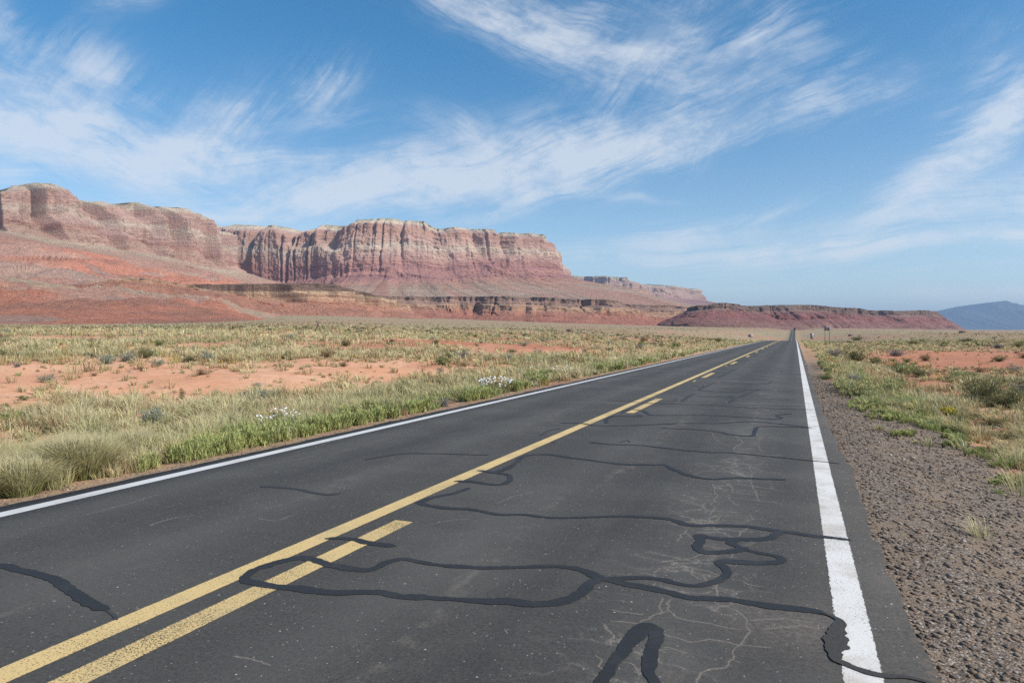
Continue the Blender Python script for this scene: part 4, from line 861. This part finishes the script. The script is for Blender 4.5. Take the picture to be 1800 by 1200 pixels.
link('green_weeds', weeds(WEED_L, 105), kind='stuff')
WEED_R = [(1408,605,5,5,.4,30),(1413,616,7,6,.42,40),(1421,630,9,7,.40,44),(1431,643,11,8,.38,44),(1443,656,12,8,.34,40),(1435,650,14,9,.32,34),(1420,630,8,8,.36,26),(1448,664,14,8,.34,28),(1480,684,26,8,.30,44),(1505,694,26,8,.28,36),(1530,700,20,7,.26,24),(1575,690,14,9,.42,36),(1412,612,5,7,.4,26),(1695,668,26,5,.4,30),(1590,655,14,8,.5,30)]
link('green_weeds', weeds(WEED_R, 70, c0=(.27, .28, .10), c1=(.50, .47, .25)), kind='stuff')
MAT_R = [(1560,722,50,8,.05,150),(1600,738,40,9,.06,200),(1640,750,26,8,.05,90),(1590,765,26,5,.035,60),(1690,768,36,8,.05,110),(1680,785,26,6,.035,60),(1730,800,40,9,.05,110),(1770,815,40,10,.05,80),(1770,850,36,9,.04,60),(1545,735,26,5,.04,50),(1500,715,30,6,.05,60)]
MAT_R = [(a, b, c, d, e, int(f * .55)) for a, b, c, d, e, f in MAT_R]
link('ground_cover', weeds(MAT_R, 20, 'ground_cover', (.24, .28, .08), (.42, .41, .17)), kind='stuff')

# ------------------------------------------------------------------ bunch grasses by the road
def clump(nb, h, spread, bias, cb, ct_, wd=.006):
    a = rng.random(nb) * 6.283; r = np.sqrt(rng.random(nb)) * spread * .35
    root = np.stack([np.cos(a) * r, np.sin(a) * r, np.full(nb, -.03)], -1)
    vx = np.cos(a) * r / spread * 2.6 + bias[0] + rng.normal(0, .28, nb); vy = np.sin(a) * r / spread * 2.6 + bias[1] + rng.normal(0, .28, nb)
    hh = h * (.55 + .6 * rng.random(nb)); n = nb
    L = np.hypot(vx, vy); aa = np.arctan2(vy, vx); d_ = np.stack([np.cos(aa), np.sin(aa), np.zeros(n)], -1)
    fa = aa + 1.57 + (rng.random(n) - .5) * 1.4; sv = np.stack([np.cos(fa), np.sin(fa), np.zeros(n)], -1) * wd
    S = [(0, 0, 1.), (.35, .16, .9), (.68, .46, .75), (.9, .85, .55)]
    V = np.empty((n, 9, 3)); C = np.empty((n, 9, 3)); cb = np.array(cb); ct_ = np.array(ct_); vv = (.8 + .4 * rng.random(n))[:, None]
    for k, (u, q, ww) in enumerate(S):
        c = root + np.array([0, 0, 1.]) * (hh * u * (1 - .18 * L * u))[:, None] + d_ * (hh * L * q)[:, None]
        V[:, 2 * k] = c - sv * ww * .5; V[:, 2 * k + 1] = c + sv * ww * .5
        C[:, 2 * k] = C[:, 2 * k + 1] = (cb + (ct_ - cb) * min(1, u * 1.25)) * vv
    V[:, 8] = root + np.array([0, 0, 1.]) * (hh * (.98 - .3 * L))[:, None] + d_ * (hh * L * 1.15)[:, None]; C[:, 8] = ct_ * vv
    b = np.arange(n)[:, None] * 9
    q = np.concatenate([b + np.array([[2 * k, 2 * k + 1, 2 * k + 3, 2 * k + 2]]) for k in range(3)])
    return mesh_np('leaves', V, q, b + np.array([[6, 7, 8]]), cols=C, mat=M_grass)
def plume_mesh(nb, h, spread, bias):   # hair-fine seed heads veiling the top
    a = rng.random(nb) * 6.283; r = np.sqrt(rng.random(nb)) * spread * .5
    root = np.stack([np.cos(a) * r + bias[0] * h * .35, np.sin(a) * r + bias[1] * h * .35, h * (.45 + .3 * rng.random(nb))], -1)
    V, C = blades(root, h * (.25 + .3 * rng.random(nb)), np.arctan2(bias[1] + rng.normal(0, .5, nb), bias[0] + rng.normal(0, .5, nb)), .5 + .8 * rng.random(nb), np.full(nb, .0035), np.tile([.42, .38, .20], (nb, 1)), np.tile([.56, .49, .31], (nb, 1)))
    return blades_mesh('seed_heads', [(V, C)])
for (px, py, h, sp, nb, lab) in [(150,842,.52,.5,2600,'large arching bunch grass, second from the left edge beside the white line'),
                                 (245,815,.46,.45,2200,'round pale-topped bunch grass left of the bright green weeds'),
                                 (38,870,.40,.45,1900,'straw coloured bunch grass at the lower left corner beside the asphalt'),
                                 (-40,860,.6,.55,1600,'bunch grass cut off by the left border of the view'),
                                 (105,842,.5,.42,1300,'smaller bunch grass merging with the largest arching clump')]:
    X_, Y_, Z_, zc = hit(px, py)
    e = empty('bunch_grass', (X_, Y_, Z_), 0, label=lab, cat='grass clump', group='bunch grasses on the left road edge')
    link('leaves', clump(nb, h, sp, (-.42, .12), (.19, .22, .07), (.50, .44, .235)), e)
    link('seed_heads', plume_mesh(nb // 3, h, sp, (-.55, .15)), e)

# ------------------------------------------------------------------ shrubs
def shrub_meshes(h, wdt, nleaf, cl, cs, leaf, airy=.5, flat=1., seed=0):
    r_ = np.random.default_rng(seed)
    parts = []; tips = []
    nst = 16
    for i in range(nst):
        a = i / nst * 6.283 + r_.normal(0, .3); sp = abs(r_.normal(.62, .28)); H_ = h * (.65 + .35 * r_.random())
        p0 = np.array([math.cos(a) * .04, math.sin(a) * .04, -.05])
        p3 = np.array([math.cos(a) * wdt * .5 * sp, math.sin(a) * wdt * .5 * sp, H_ * (1 - .35 * sp * flat)])
        p1 = p0 * .6 + p3 * .4 + np.array([0, 0, -.04 * h]); pts = smooth_line(np.array([p0, p1, p3]), 3)
        parts.append(tube(pts, np.linspace(.012, .004, len(pts)) * (h / .7), 4)); tips.append(pts)
        for j in range(5):
            k = r_.integers(2, len(pts)); q0 = pts[k]; q1 = q0 + r_.normal(0, 1, 3) * np.array([.16, .16, .12]) * wdt + [0, 0, .10 * h]
            q1[2] = max(q1[2], .06); parts.append(tube(np.linspace(q0, q1, 4), np.linspace(.006, .002, 4) * (h / .7), 3)); tips.append(np.linspace(q0, q1, 4))
    V, Q, R = merge(parts)
    sm_ = mesh_np('stems', V, Q, R, cols=np.tile(cs, (len(V), 1)), mat=M_stem)
    T_ = np.concatenate([t[1:] for t in tips]); k = r_.integers(0, len(T_), nleaf)
    c = T_[k] + r_.normal(0, 1, (nleaf, 3)) * np.array([.085, .085, .07]) * wdt * airy * 1.3
    c[:, 2] = np.clip(c[:, 2], .02, h * 1.08)
    l = leaf * (.6 + .8 * r_.random(nleaf)); aa = r_.random(nleaf) * 6.283
    vv = (.72 + .56 * r_.random(nleaf))[:, None]; cc = np.array(cl)[r_.integers(0, len(cl), nleaf)] * vv
    Vb, Cb = blades(c, l, aa, .2 + r_.random(nleaf) * 1.1, l * .32, cc, cc * 1.08)
    return sm_, blades_mesh('foliage', [(Vb, Cb)], M_leaf)
KIND = {
 'olive': ([(.17,.175,.075),(.21,.20,.085),(.13,.14,.065)], (.13,.095,.065)),
 'green': ([(.16,.20,.07),(.20,.25,.085),(.12,.155,.06)], (.12,.10,.06)),
 'grey':  ([(.24,.22,.20),(.29,.265,.25),(.18,.165,.16)], (.17,.14,.125)),
 'silver':([(.30,.33,.25),(.35,.37,.29),(.22,.25,.18)], (.16,.14,.11)),
 'brown': ([(.30,.20,.105),(.36,.26,.15),(.22,.15,.09)], (.16,.105,.07))}
PROTO = {}
for kd, (cl_, cs_) in KIND.items():
    for big in (0, 1):
        PROTO[kd, big] = [shrub_meshes(1., 1.35, 5200 if big else 1500, cl_, cs_, .045 if big else .085, .62, seed=hash_ + 31) for hash_ in (1, 2, 3)[: (1 if big else 3)]]
def copy_thing(e, loc, rz, sc, label, group=None):
    r = e.copy(); col.objects.link(r); r.location = loc; r.rotation_euler = (0, 0, rz); r.scale = sc
    r['label'] = label
    if group: r['group'] = group
    for ch in list(e.children):
        c = ch.copy(); col.objects.link(c); c.parent = r
    return r
FIRST = {}
def shrub(px, py, wpx, hpx, kd, label, group='desert shrubs', name='shrub'):
    X_, Y_, Z_, zc = hit(px, py)
    wm = wpx * zc / F_PX; hm = hpx * zc / F_PX
    big = 1 if wpx > 55 else 0
    vs = PROTO[kd, big]; k = int(rng.integers(0, len(vs))); rz = float(rng.random() * 6.28)
    sc = (wm / 1.5, wm / 1.5, hm / 1.12)
    key = (kd, big, k, name)
    if key not in FIRST:
        e = empty(name, (X_, Y_, Z_), rz, label=label, cat='shrub', group=group); e.scale = sc
        link('stems', vs[k][0], e); link('foliage', vs[k][1], e); FIRST[key] = e; return e
    return copy_thing(FIRST[key], (X_, Y_, Z_), rz, sc, label, group)
SHR = [
 (1728,708,104,56,'olive','large olive brown bush at the right border, dark on its left side'),
 (1770,718,90,44,'olive','olive bush overlapping the right flank of the largest bush'),
 (1798,696,40,28,'grey','dark grey bush cut by the right border'),
 (1503,637,52,29,'olive','broad olive bush right of the road, biggest before the mesa'),
 (1468,627,34,16,'grey','low dusty grey bush just left of the broad olive bush'),
 (1540,641,28,17,'green','small green bush at the right foot of the broad olive bush'),
 (1582,655,44,22,'green','rounded green shrub behind the light metal grate'),
 (1617,662,34,16,'olive','low olive shrub right of the light metal grate'),
 (1500,672,34,19,'silver','silvery sage plant beside the right verge weeds'),
 (1452,667,26,10,'green','dark green low plant at the gravel edge on the right'),
 (1575,626,36,14,'grey','grey bush on the near side of the bare red patch'),
 (1627,634,24,14,'brown','small brown bush on the bare red patch'),
 (1722,655,26,12,'brown','rust brown low shrub below the red patch'),
 (1507,598,26,8,'olive','dark shrub on the flat behind the broad olive bush'),
 (1606,605,26,8,'olive','dark low shrub far right, in line with the mesa end'),
 (1660,607,20,7,'green','small dark shrub under the mesa tip'),
 (1700,602,30,9,'olive','wide dark shrub below the blue mountain'),
 (1755,612,24,9,'grey','grey shrub right of the lone leaning post'),
 (1790,610,22,9,'olive','olive shrub near the right border below the skyline'),
 (1560,648,20,7,'grey','tiny grey bush touching the light metal grate'),
 (1690,740,26,14,'green','tufted green plant below the largest bush'),
 (1610,700,30,18,'green','yellowish green plant beyond the gravel shoulder'),
 (152,604,28,12,'grey','purple grey dead bush on the left flat, under the second fence post'),
 (201,609,16,12,'grey','smaller purple grey dead bush right of the larger one'),
 (98,601,16,8,'olive','small dark olive shrub on the far left flat'),
 (607,609,26,14,'olive','dark olive shrub at mid left below the leaning poles'),
 (576,622,24,10,'green','flat green shrub below the dark olive shrub'),
 (507,630,22,14,'green','yellowish green shrub above the red bank'),
 (354,659,28,14,'brown','rust brown shrub standing on the bare red bank'),
 (249,652,12,10,'brown','small golden shrub on the red bank'),
 (165,661,16,7,'brown','low brown tuft on the red bank left of the golden shrub'),
 (30,645,18,8,'grey','small grey shrub at the upper lip of the red bank'),
 (10,717,22,8,'green','dark green tuft at the left border on the red soil'),
 (40,703,22,10,'green','dark green tuft on the red soil near the left border'),
 (83,672,40,16,'silver','sparse silvery plant on the red bank'),
 (320,702,16,20,'brown','upright brown plant at the foot of the red bank'),
 (452,685,26,16,'silver','grey green plant where the red bank meets the grass'),
 (270,752,44,46,'silver','tall greyish sage bush behind the roadside grasses'),
 (165,770,36,22,'grey','dark grey plant behind the bunch grasses'),
 (455,705,70,24,'silver','spreading grey green bush above the white flowers'),
 (634,703,26,16,'brown','rust brown shrub above the brightest green weeds'),
 (900,620,20,8,'olive','small olive shrub by the dark red cut'),
 (945,622,20,10,'grey','dark grey shrub right of the dark red cut'),
 (868,640,22,8,'brown','low brown shrub left of the white flower mound'),
 (1070,618,24,9,'olive','olive shrub on the left flat nearing the road'),
 (1125,613,22,10,'grey','grey brown shrub between two olive ones'),
 (1163,612,14,9,'green','small green shrub beside the larger green one'),
 (1187,613,24,14,'green','rounded green shrub left of the road, largest near it'),
 (1132,600,22,9,'brown','brown shrub high on the left flat'),
 (1263,601,22,8,'olive','dark shrub close left of the distant road'),
 (1072,606,18,6,'grey','flat grey shrub on the left flat'),
 (1010,607,22,6,'olive','faint olive shrub on the left flat below the escarpment'),
 (775,655,18,9,'grey','dark low shrub at the right end of the red bank'),
 (815,645,18,9,'brown','brown shrub by a red hollow'),
 (780,715,30,20,'grey','greyish shrub among weeds left of the white flower mound'),
]
for a in SHR: shrub(*a)
# many small scattered shrubs nobody can tell apart
gS = 'small dark shrubs dotted over the plain'
n_s = 0
while n_s < 150:
    px = rng.uniform(-100, 1900); zc = math.exp(rng.uniform(math.log(26), math.log(260)))
    x, y = W(px, zc)
    if EDGE_L - 4 < x < EDGE_R + 5: continue
    py = HY - (float(ground_z(x, y)) - CAMH) / zc * F_PX
    wm = rng.uniform(.35, 1.1); kd = ['olive', 'green', 'grey', 'brown', 'silver'][int(rng.integers(0, 5))]
    shrub(px, py, wm * F_PX / zc, wm * rng.uniform(.4, .62) * F_PX / zc, kd, 'small low shrub dotted over the open plain among grass', gS, 'scrub_bush'); n_s += 1

# flowering plants
def flower_plant(px, py, wpx, hpx, nfl, label, petal=M_petal, fs=.05, leafc=((.20,.19,.08),(.24,.18,.10),(.17,.22,.07)), part='blossom', cat='flowering plant'):
    X_, Y_, Z_, zc = hit(px, py); wm = wpx * zc / F_PX; hm = hpx * zc / F_PX
    e = empty('flowering_plant', (X_, Y_, Z_), 0, label=label, cat=cat)
    s_, f_ = shrub_meshes(hm * .85, wm, 1500, leafc, (.2, .12, .08), .04, .6, seed=int(px))
    link('stems', s_, e); link('foliage', f_, e)
    for i in range(nfl):
        a = rng.random() * 6.28; q = math.sqrt(rng.random()); p = np.array([math.cos(a) * q * wm * .5, math.sin(a) * q * wm * .5, hm * (.72 + .5 * rng.random()) * (1 - .22 * q * q)])
        V = [p]; R = []
        tl = rng.normal(0, .45, 2)
        m_ = 10; sz = fs * (.7 + .6 * rng.random())
        for k in range(m_):
            th = k / m_ * 6.283; rr_ = sz * (.5 if k % 2 == 0 else .22)
            V.append(p + np.array([math.cos(th) * rr_, math.sin(th) * rr_, .25 * rr_ + math.cos(th) * rr_ * tl[0] + math.sin(th) * rr_ * tl[1] - 0.3 * rr_]))
            R.append((0, 1 + k, 1 + (k + 1) % m_))
        V.append(p + np.array([0, 0, -.02])); 
        for k in range(m_): R.append((m_ + 1, 1 + (k + 1) % m_, 1 + k))
        link(part, mesh_np(part, np.array(V), None, np.array(R), mat=petal), e)
    return e
flower_plant(492, 764, 84, 40, 40, 'white flowering plant with reddish stems nearest the camera on the left verge', fs=.058)
flower_plant(872, 692, 64, 27, 75, 'dense mound of white flowers beside the left road edge', fs=.085)
flower_plant(985, 664, 48, 18, 34, 'farthest white flowering plant on the left verge, thinly flowered', fs=.09)
flower_plant(845, 682, 22, 16, 10, 'small cluster of white flowers left of the dense white mound', fs=.07)
flower_plant(797, 700, 12, 14, 3, 'single pale bloom among weeds further left', fs=.08)
flower_plant(602, 750, 14, 12, 3, 'lone white flower amid green weeds', fs=.06)
flower_plant(1666, 733, 24, 16, 60, 'low plant covered in yellow flowers beyond the right gravel', M_pyel, .045, ((.2,.24,.06),(.26,.27,.07)))

# ------------------------------------------------------------------ stones
def stone_batch(name, x, y, z, s, cols_, m=M_stone):
    n = len(x); base = np.array([(1,0,0),(.3,.95,0),(-.8,.6,.0),(-.8,-.6,0),(.3,-.95,0),(.25,.1,.72),(-.2,-.15,.66),(0,0,-.6)], float)
    F = np.array([(0,1,5),(1,2,5),(2,6,5),(2,3,6),(3,4,6),(4,0,5),(4,5,6),(1,0,7),(2,1,7),(3,2,7),(4,3,7),(0,4,7)])
    a = rng.random(n) * 6.283; ca, sa = np.cos(a), np.sin(a)
    V = base[None] * (1 + rng.normal(0, .16, (n, 8, 3))) * s[:, None, None] * np.stack([.6 + rng.random(n) * .5, .4 + rng.random(n) * .4, .3 + rng.random(n) * .35], -1)[:, None]
    X = V[..., 0] * ca[:, None] - V[..., 1] * sa[:, None]; Y = V[..., 0] * sa[:, None] + V[..., 1] * ca[:, None]
    V = np.stack([X + x[:, None], Y + y[:, None], V[..., 2] + (z + s * .12)[:, None]], -1)
    b = np.arange(n)[:, None, None] * 8
    return mesh_np(name, V, None, (b + F[None]).reshape(-1, 3), cols=np.repeat(cols_, 8, 0), mat=m)
def gravel(N, y0, y1, smin, smax, side):
    y = y0 * (y1 / y0) ** rng.random(N)
    if side == 'R':
        x = EDGE_R - .16 + rng.random(N) ** 1.1 * 4.3; k = rng.random(N) < np.clip(gravel_map(x, y) + .03, 0, 1); 
    else:
        x = EDGE_L + .02 - rng.random(N) ** 1.6 * .9; k = rng.random(N) < .8
    x, y = x[k], y[k]; n = len(x)
    s = smin + (smax - smin) * rng.random(n) ** 6
    s = s * (1 + y / 25)
    pal = np.array([(.13,.105,.08),(.21,.165,.12),(.30,.235,.165),(.075,.063,.052),(.19,.13,.08),(.46,.40,.33),(.25,.155,.095)])
    p = rng.choice(len(pal), n, p=[.24,.22,.16,.16,.12,.05,.05])
    c = pal[p] * (.8 + .4 * rng.random(n))[:, None] * (.55 + 1.15 * fbm(x / .7, y / .9, 211, 4))[:, None]
    return x, y, ground_z(x, y), s, c
link('gravel', stone_batch('gravel', *gravel(95000, 2.4, 30, .004, .030, 'R')), kind='stuff')
link('gravel', stone_batch('gravel', *gravel(9000, 4, 34, .006, .022, 'L')), kind='stuff')
# clods and stones on the open red soil
N = 16000
pxr_ = rng.uniform(-100, 1900, N); zr_ = 10 * (9) ** rng.random(N); x, y = W(pxr_, zr_)
b = bare_map(x, y); cl = fbm(x / 1.1, y / 1.1, 95, 3)
k = (rng.random(N) < b * sstep(.45, .6, cl) * .9) & ((x < EDGE_L - 2.5) | (x > EDGE_R + 3.5)); x, y = x[k], y[k]; n = len(x)
link('stony_soil', stone_batch('stony_soil', x, y, ground_z(x, y) - .005, (.012 + .05 * rng.random(n) ** 4) * (1 + zr_[k] / 60), np.tile([.40, .19, .11], (n, 1)) * (.6 + .7 * rng.random((n, 1)))), kind='stuff')
def rock(px, py, wpx, label, c, seed, flat=.55):
    X_, Y_, Z_, zc = hit(px, py); s = wpx * zc / F_PX * .5; r_ = np.random.default_rng(seed)
    th, ph = np.meshgrid(np.linspace(0, 2 * math.pi, 19)[:-1], np.linspace(.02, math.pi - .02, 10), indexing='ij')
    D = np.stack([np.sin(ph) * np.cos(th), np.sin(ph) * np.sin(th), np.cos(ph)], -1)
    R_ = 1 + (fbm(D[..., 0] * 1.6 + seed, D[..., 1] * 1.6 + D[..., 2] * 1.3, seed, 4) - .5) * .7
    V = D * R_[..., None] * s * np.array([1, .8, flat]); q = grid_quads(19, 10)
    V = np.concatenate([V, V[:1]], 0)
    link('rock', mesh_np('rock', V, q, cols=np.tile(c, (V.shape[0] * V.shape[1], 1)), mat=M_stone), loc=(X_, Y_, Z_ + s * flat * .3), label=label, cat='rock')
rock(231, 655, 8, 'whitish rock on the red bank at left', (.6, .5, .44), 3)
rock(321, 654, 7, 'pale pink rock on the red bank, right of the whitish one', (.55, .38, .3), 4)
rock(154, 646, 6, 'small pale rock on the upper lip of the red bank', (.58, .45, .38), 5)
rock(190, 645, 8, 'flat tan rock on the upper lip of the red bank', (.5, .38, .28), 6)
rock(1549, 677, 16, 'dark flat rock beyond the right gravel, below the metal grate', (.10, .10, .085), 7, .45)
rock(1680, 738, 13, 'pale pinkish rock right of the yellow flowered plant', (.5, .38, .33), 8)
rock(119, 862, 5, 'small white stone at the left asphalt rim', (.6, .58, .54), 9)
rock(1752, 752, 12, 'flat whitish stone lying right of the pinkish rock', (.5, .45, .4), 10, .35)
rock(1495, 572 + 18, 8, 'dark lump on the far right plain', (.12, .09, .08), 12)
rock(1003, 583, 14, 'brown boulder on the left plain before the escarpment', (.2, .11, .08), 13)
rock(1692, 585, 12, 'small dark outcrop on the right skyline', (.13, .085, .075), 14)

# ------------------------------------------------------------------ fence on the left
f = empty('wire_fence', (-50, 30, 0), 0, label='low wire fence of thin posts crossing the left plain', cat='fence')
posts = []
Lf = 50.; ysf = [(.69 + .1035 * k) * Lf for k in range(-6, 44)]
tops = []
pm = None
for k, yy in enumerate(ysf):
    z = float(ground_z(-Lf, yy)); tops.append((-Lf, yy, z))
    V, Q, R = tube([(0, 0, -.2), (0.0, 0, .6), (.01, .0, 1.38)], [.024, .022, .02], 6)
    o = link('post', mesh_np('post', V, Q, R, mat=M_wood) if pm is None else pm, f); pm = o.data
    o.location = (-Lf + 50, yy - 30, z); o.rotation_euler = (rng.normal(0, .03), rng.normal(0, .03), rng.random() * 6)
for hh in (.45, .8, 1.15):
    pts = []
    for i in range(len(tops) - 1):
        a_, b_ = np.array(tops[i]), np.array(tops[i + 1])
        for t in (0, .33, .66): pts.append(a_ + (b_ - a_) * t + np.array([50, -30, hh - .05 * math.sin(t * math.pi)]))
    V, Q, R = tube(pts, .005, 3)
    link('wire', mesh_np('wire', V, Q, R, mat=M_iron), f)
# leaning brace poles
zc = 76; X_, Y_ = W(559, zc); Z_ = float(ground_z(X_, Y_))
e = empty('fence_brace', (X_, Y_, Z_), TH, label='two crossed poles forming an upside down V beside the fence', cat='fence brace')
for x0, x1 in ((-.52, .12), (.52, -.14)):
    V, Q, R = tube([(x0, 0, -.1), ((x0 + x1) / 2, .02 * (1 if x0 < 0 else -1), .7), (x1, .04 * (1 if x0 < 0 else -1), 1.5)], .05, 6)
    link('pole', mesh_np('pole', V, Q, R, mat=M_wood), e)
# lone post, right
X_, Y_, Z_, zc = hit(1748, 601)
V, Q, R = tube([(0, 0, -.3), (.0, 0, .6), (.04, 0, 1.35)], [.06, .055, .05], 7)
link('fence_post', mesh_np('fence_post', V, Q, R, mat=M_wood), loc=(X_, Y_, Z_), label='lone wooden post standing in scrub at far right', cat='post')

# ------------------------------------------------------------------ road signs
def rsign(px, Xs, h, pw, ph, two, label, tilt=0, tall=None):
    zc = Xs / ((px - 1398) / F_PX * math.cos(TH)); zc = abs(zc)
    x, y = W(px, zc); z = float(ground_z(x, y))
    e = empty('road_sign', (x, y, z), 0, label=label, cat='road sign')
    for s_ in ((-pw / 2 + .12, pw / 2 - .12) if two else (0,)):
        V, Q, R = box(s_ - .04, s_ + .04, -.04, .04, -.4, h - (.0 if s_ >= 0 else .25)); link('post', mesh_np('post', V, Q, R, mat=M_wood), e)
    V, Q, R = box(-pw / 2, pw / 2, .06, .085, h - ph, h); link('panel', mesh_np('panel', V, Q, R, mat=M_signb), e)
    V, Q, R = merge([box(-pw / 2 + .05, pw / 2 - .05, .051, .0595, h - ph * f_ - .03, h - ph * f_ + .03) for f_ in (.25, .75)])
    link('bracket', mesh_np('bracket', V, Q, R, mat=M_metal), e)
rsign(1454, 5.2, 3.3, .95, .75, True, 'tall two-post sign seen from behind, nearest on the right')
rsign(1427, 5.2, 3.3, 1.0, 1.9, False, 'farther single-post sign with a tall grey panel, between the road and the two-post sign')
rsign(1319, -10.6, 1.9, 1.1, .7, False, 'low faded sign left of the road on the plain')
# marker posts near the second rise
for px, Xs, lb in ((1386, -8.6, 'thin white marker post left of the far stretch of road'), (1407.5, 2.2, 'thin white marker post right of the road crest')):
    zc = abs(Xs / ((px - 1398) / F_PX * math.cos(TH))); x, y = W(px, zc); z = float(ground_z(x, y))
    V, Q, R = box(-.06, .06, -.02, .02, -.3, 1.25)
    link('marker_post', mesh_np('marker_post', V, Q, R, mat=M_petal), loc=(x, y, z), label=lb, cat='marker post')
# cattle-guard style metal grate lying in the scrub
X_, Y_, Z_, zc = hit(1576, 655)
e = empty('metal_grate', (X_, Y_, Z_), TH - .3, label='light metal grate lying in scrub beyond the right shoulder', cat='grate')
parts = [tube([(-.3, 0, .08 + .035 * i), (.3, 0, .06 + .035 * i)], .007, 4) for i in range(5)] + [tube([(-.3 + .05 * i, 0, .07), (-.3 + .05 * i, 0, .235)], .007, 4) for i in range(13)]
V, Q, R = merge(parts); link('mesh', mesh_np('mesh', V, Q, R, mat=M_petal), e)
V, Q, R = merge([tube([(-.32, 0, -.05), (-.32, 0, .25)], .012, 5), tube([(.32, 0, -.05), (.32, 0, .24)], .012, 5)]); link('frame', mesh_np('frame', V, Q, R, mat=M_metal), e)
# dark brush line at right skyline
# ------------------------------------------------------------------ lorry on the far rise
yt = 1236.; zt_ = float(road_zs(yt))
e = empty('truck', (-.9, yt, zt_), 0, label='dark truck driving away over the far rise of the road', cat='truck')
V, Q, R = box(-1.28, 1.28, 0, 9., 1.15, 4.0); link('trailer', mesh_np('trailer', V, Q, R, mat=M_truck), e)
V, Q, R = merge([box(-1.2, 1.2, 9.6, 12.2, .8, 3.2), box(-1.1, 1.1, 12.2, 13.4, .8, 1.9)]); link('cab', mesh_np('cab', V, Q, R, mat=M_truck), e)
V, Q, R = box(-.5, .5, .3, 12., .7, 1.1); link('chassis', mesh_np('chassis', V, Q, R, mat=M_truck), e)
for xx in (-1.05, 1.05):
    for yy in (1., 2.2, 10.8):
        V, Q, R = tube([(xx - .17, yy, .5), (xx + .17, yy, .5)], .5, 14); link('wheel', mesh_np('wheel', V, Q, R, mat=M_rubber), e)
    V, Q, R = box(xx - .12, xx + .12, -.02, -.003, 1.2, 1.32); link('tail_lamp', mesh_np('tail_lamp', V, Q, R, mat=M_red), e)

# ------------------------------------------------------------------ haze
hb = bpy.data.meshes.new('haze')
V, Q, R = box(-60000, 60000, -40000, 70000, -700, 1560)
hm = bpy.data.materials.new('thin air haze'); hm.use_nodes = True; t = NT(hm.node_tree); t.n.clear()
pv = t.new('ShaderNodeVolumePrincipled'); pv.inputs['Color'].default_value = (.50, .71, 1.0, 1); pv.inputs['Density'].default_value = 2.9e-5; pv.inputs['Anisotropy'].default_value = 0.2
t.l.new(pv.outputs[0], t.new('ShaderNodeOutputMaterial').inputs['Volume'])
link('haze', mesh_np('haze', V, Q, None, mat=hm), kind='stuff')
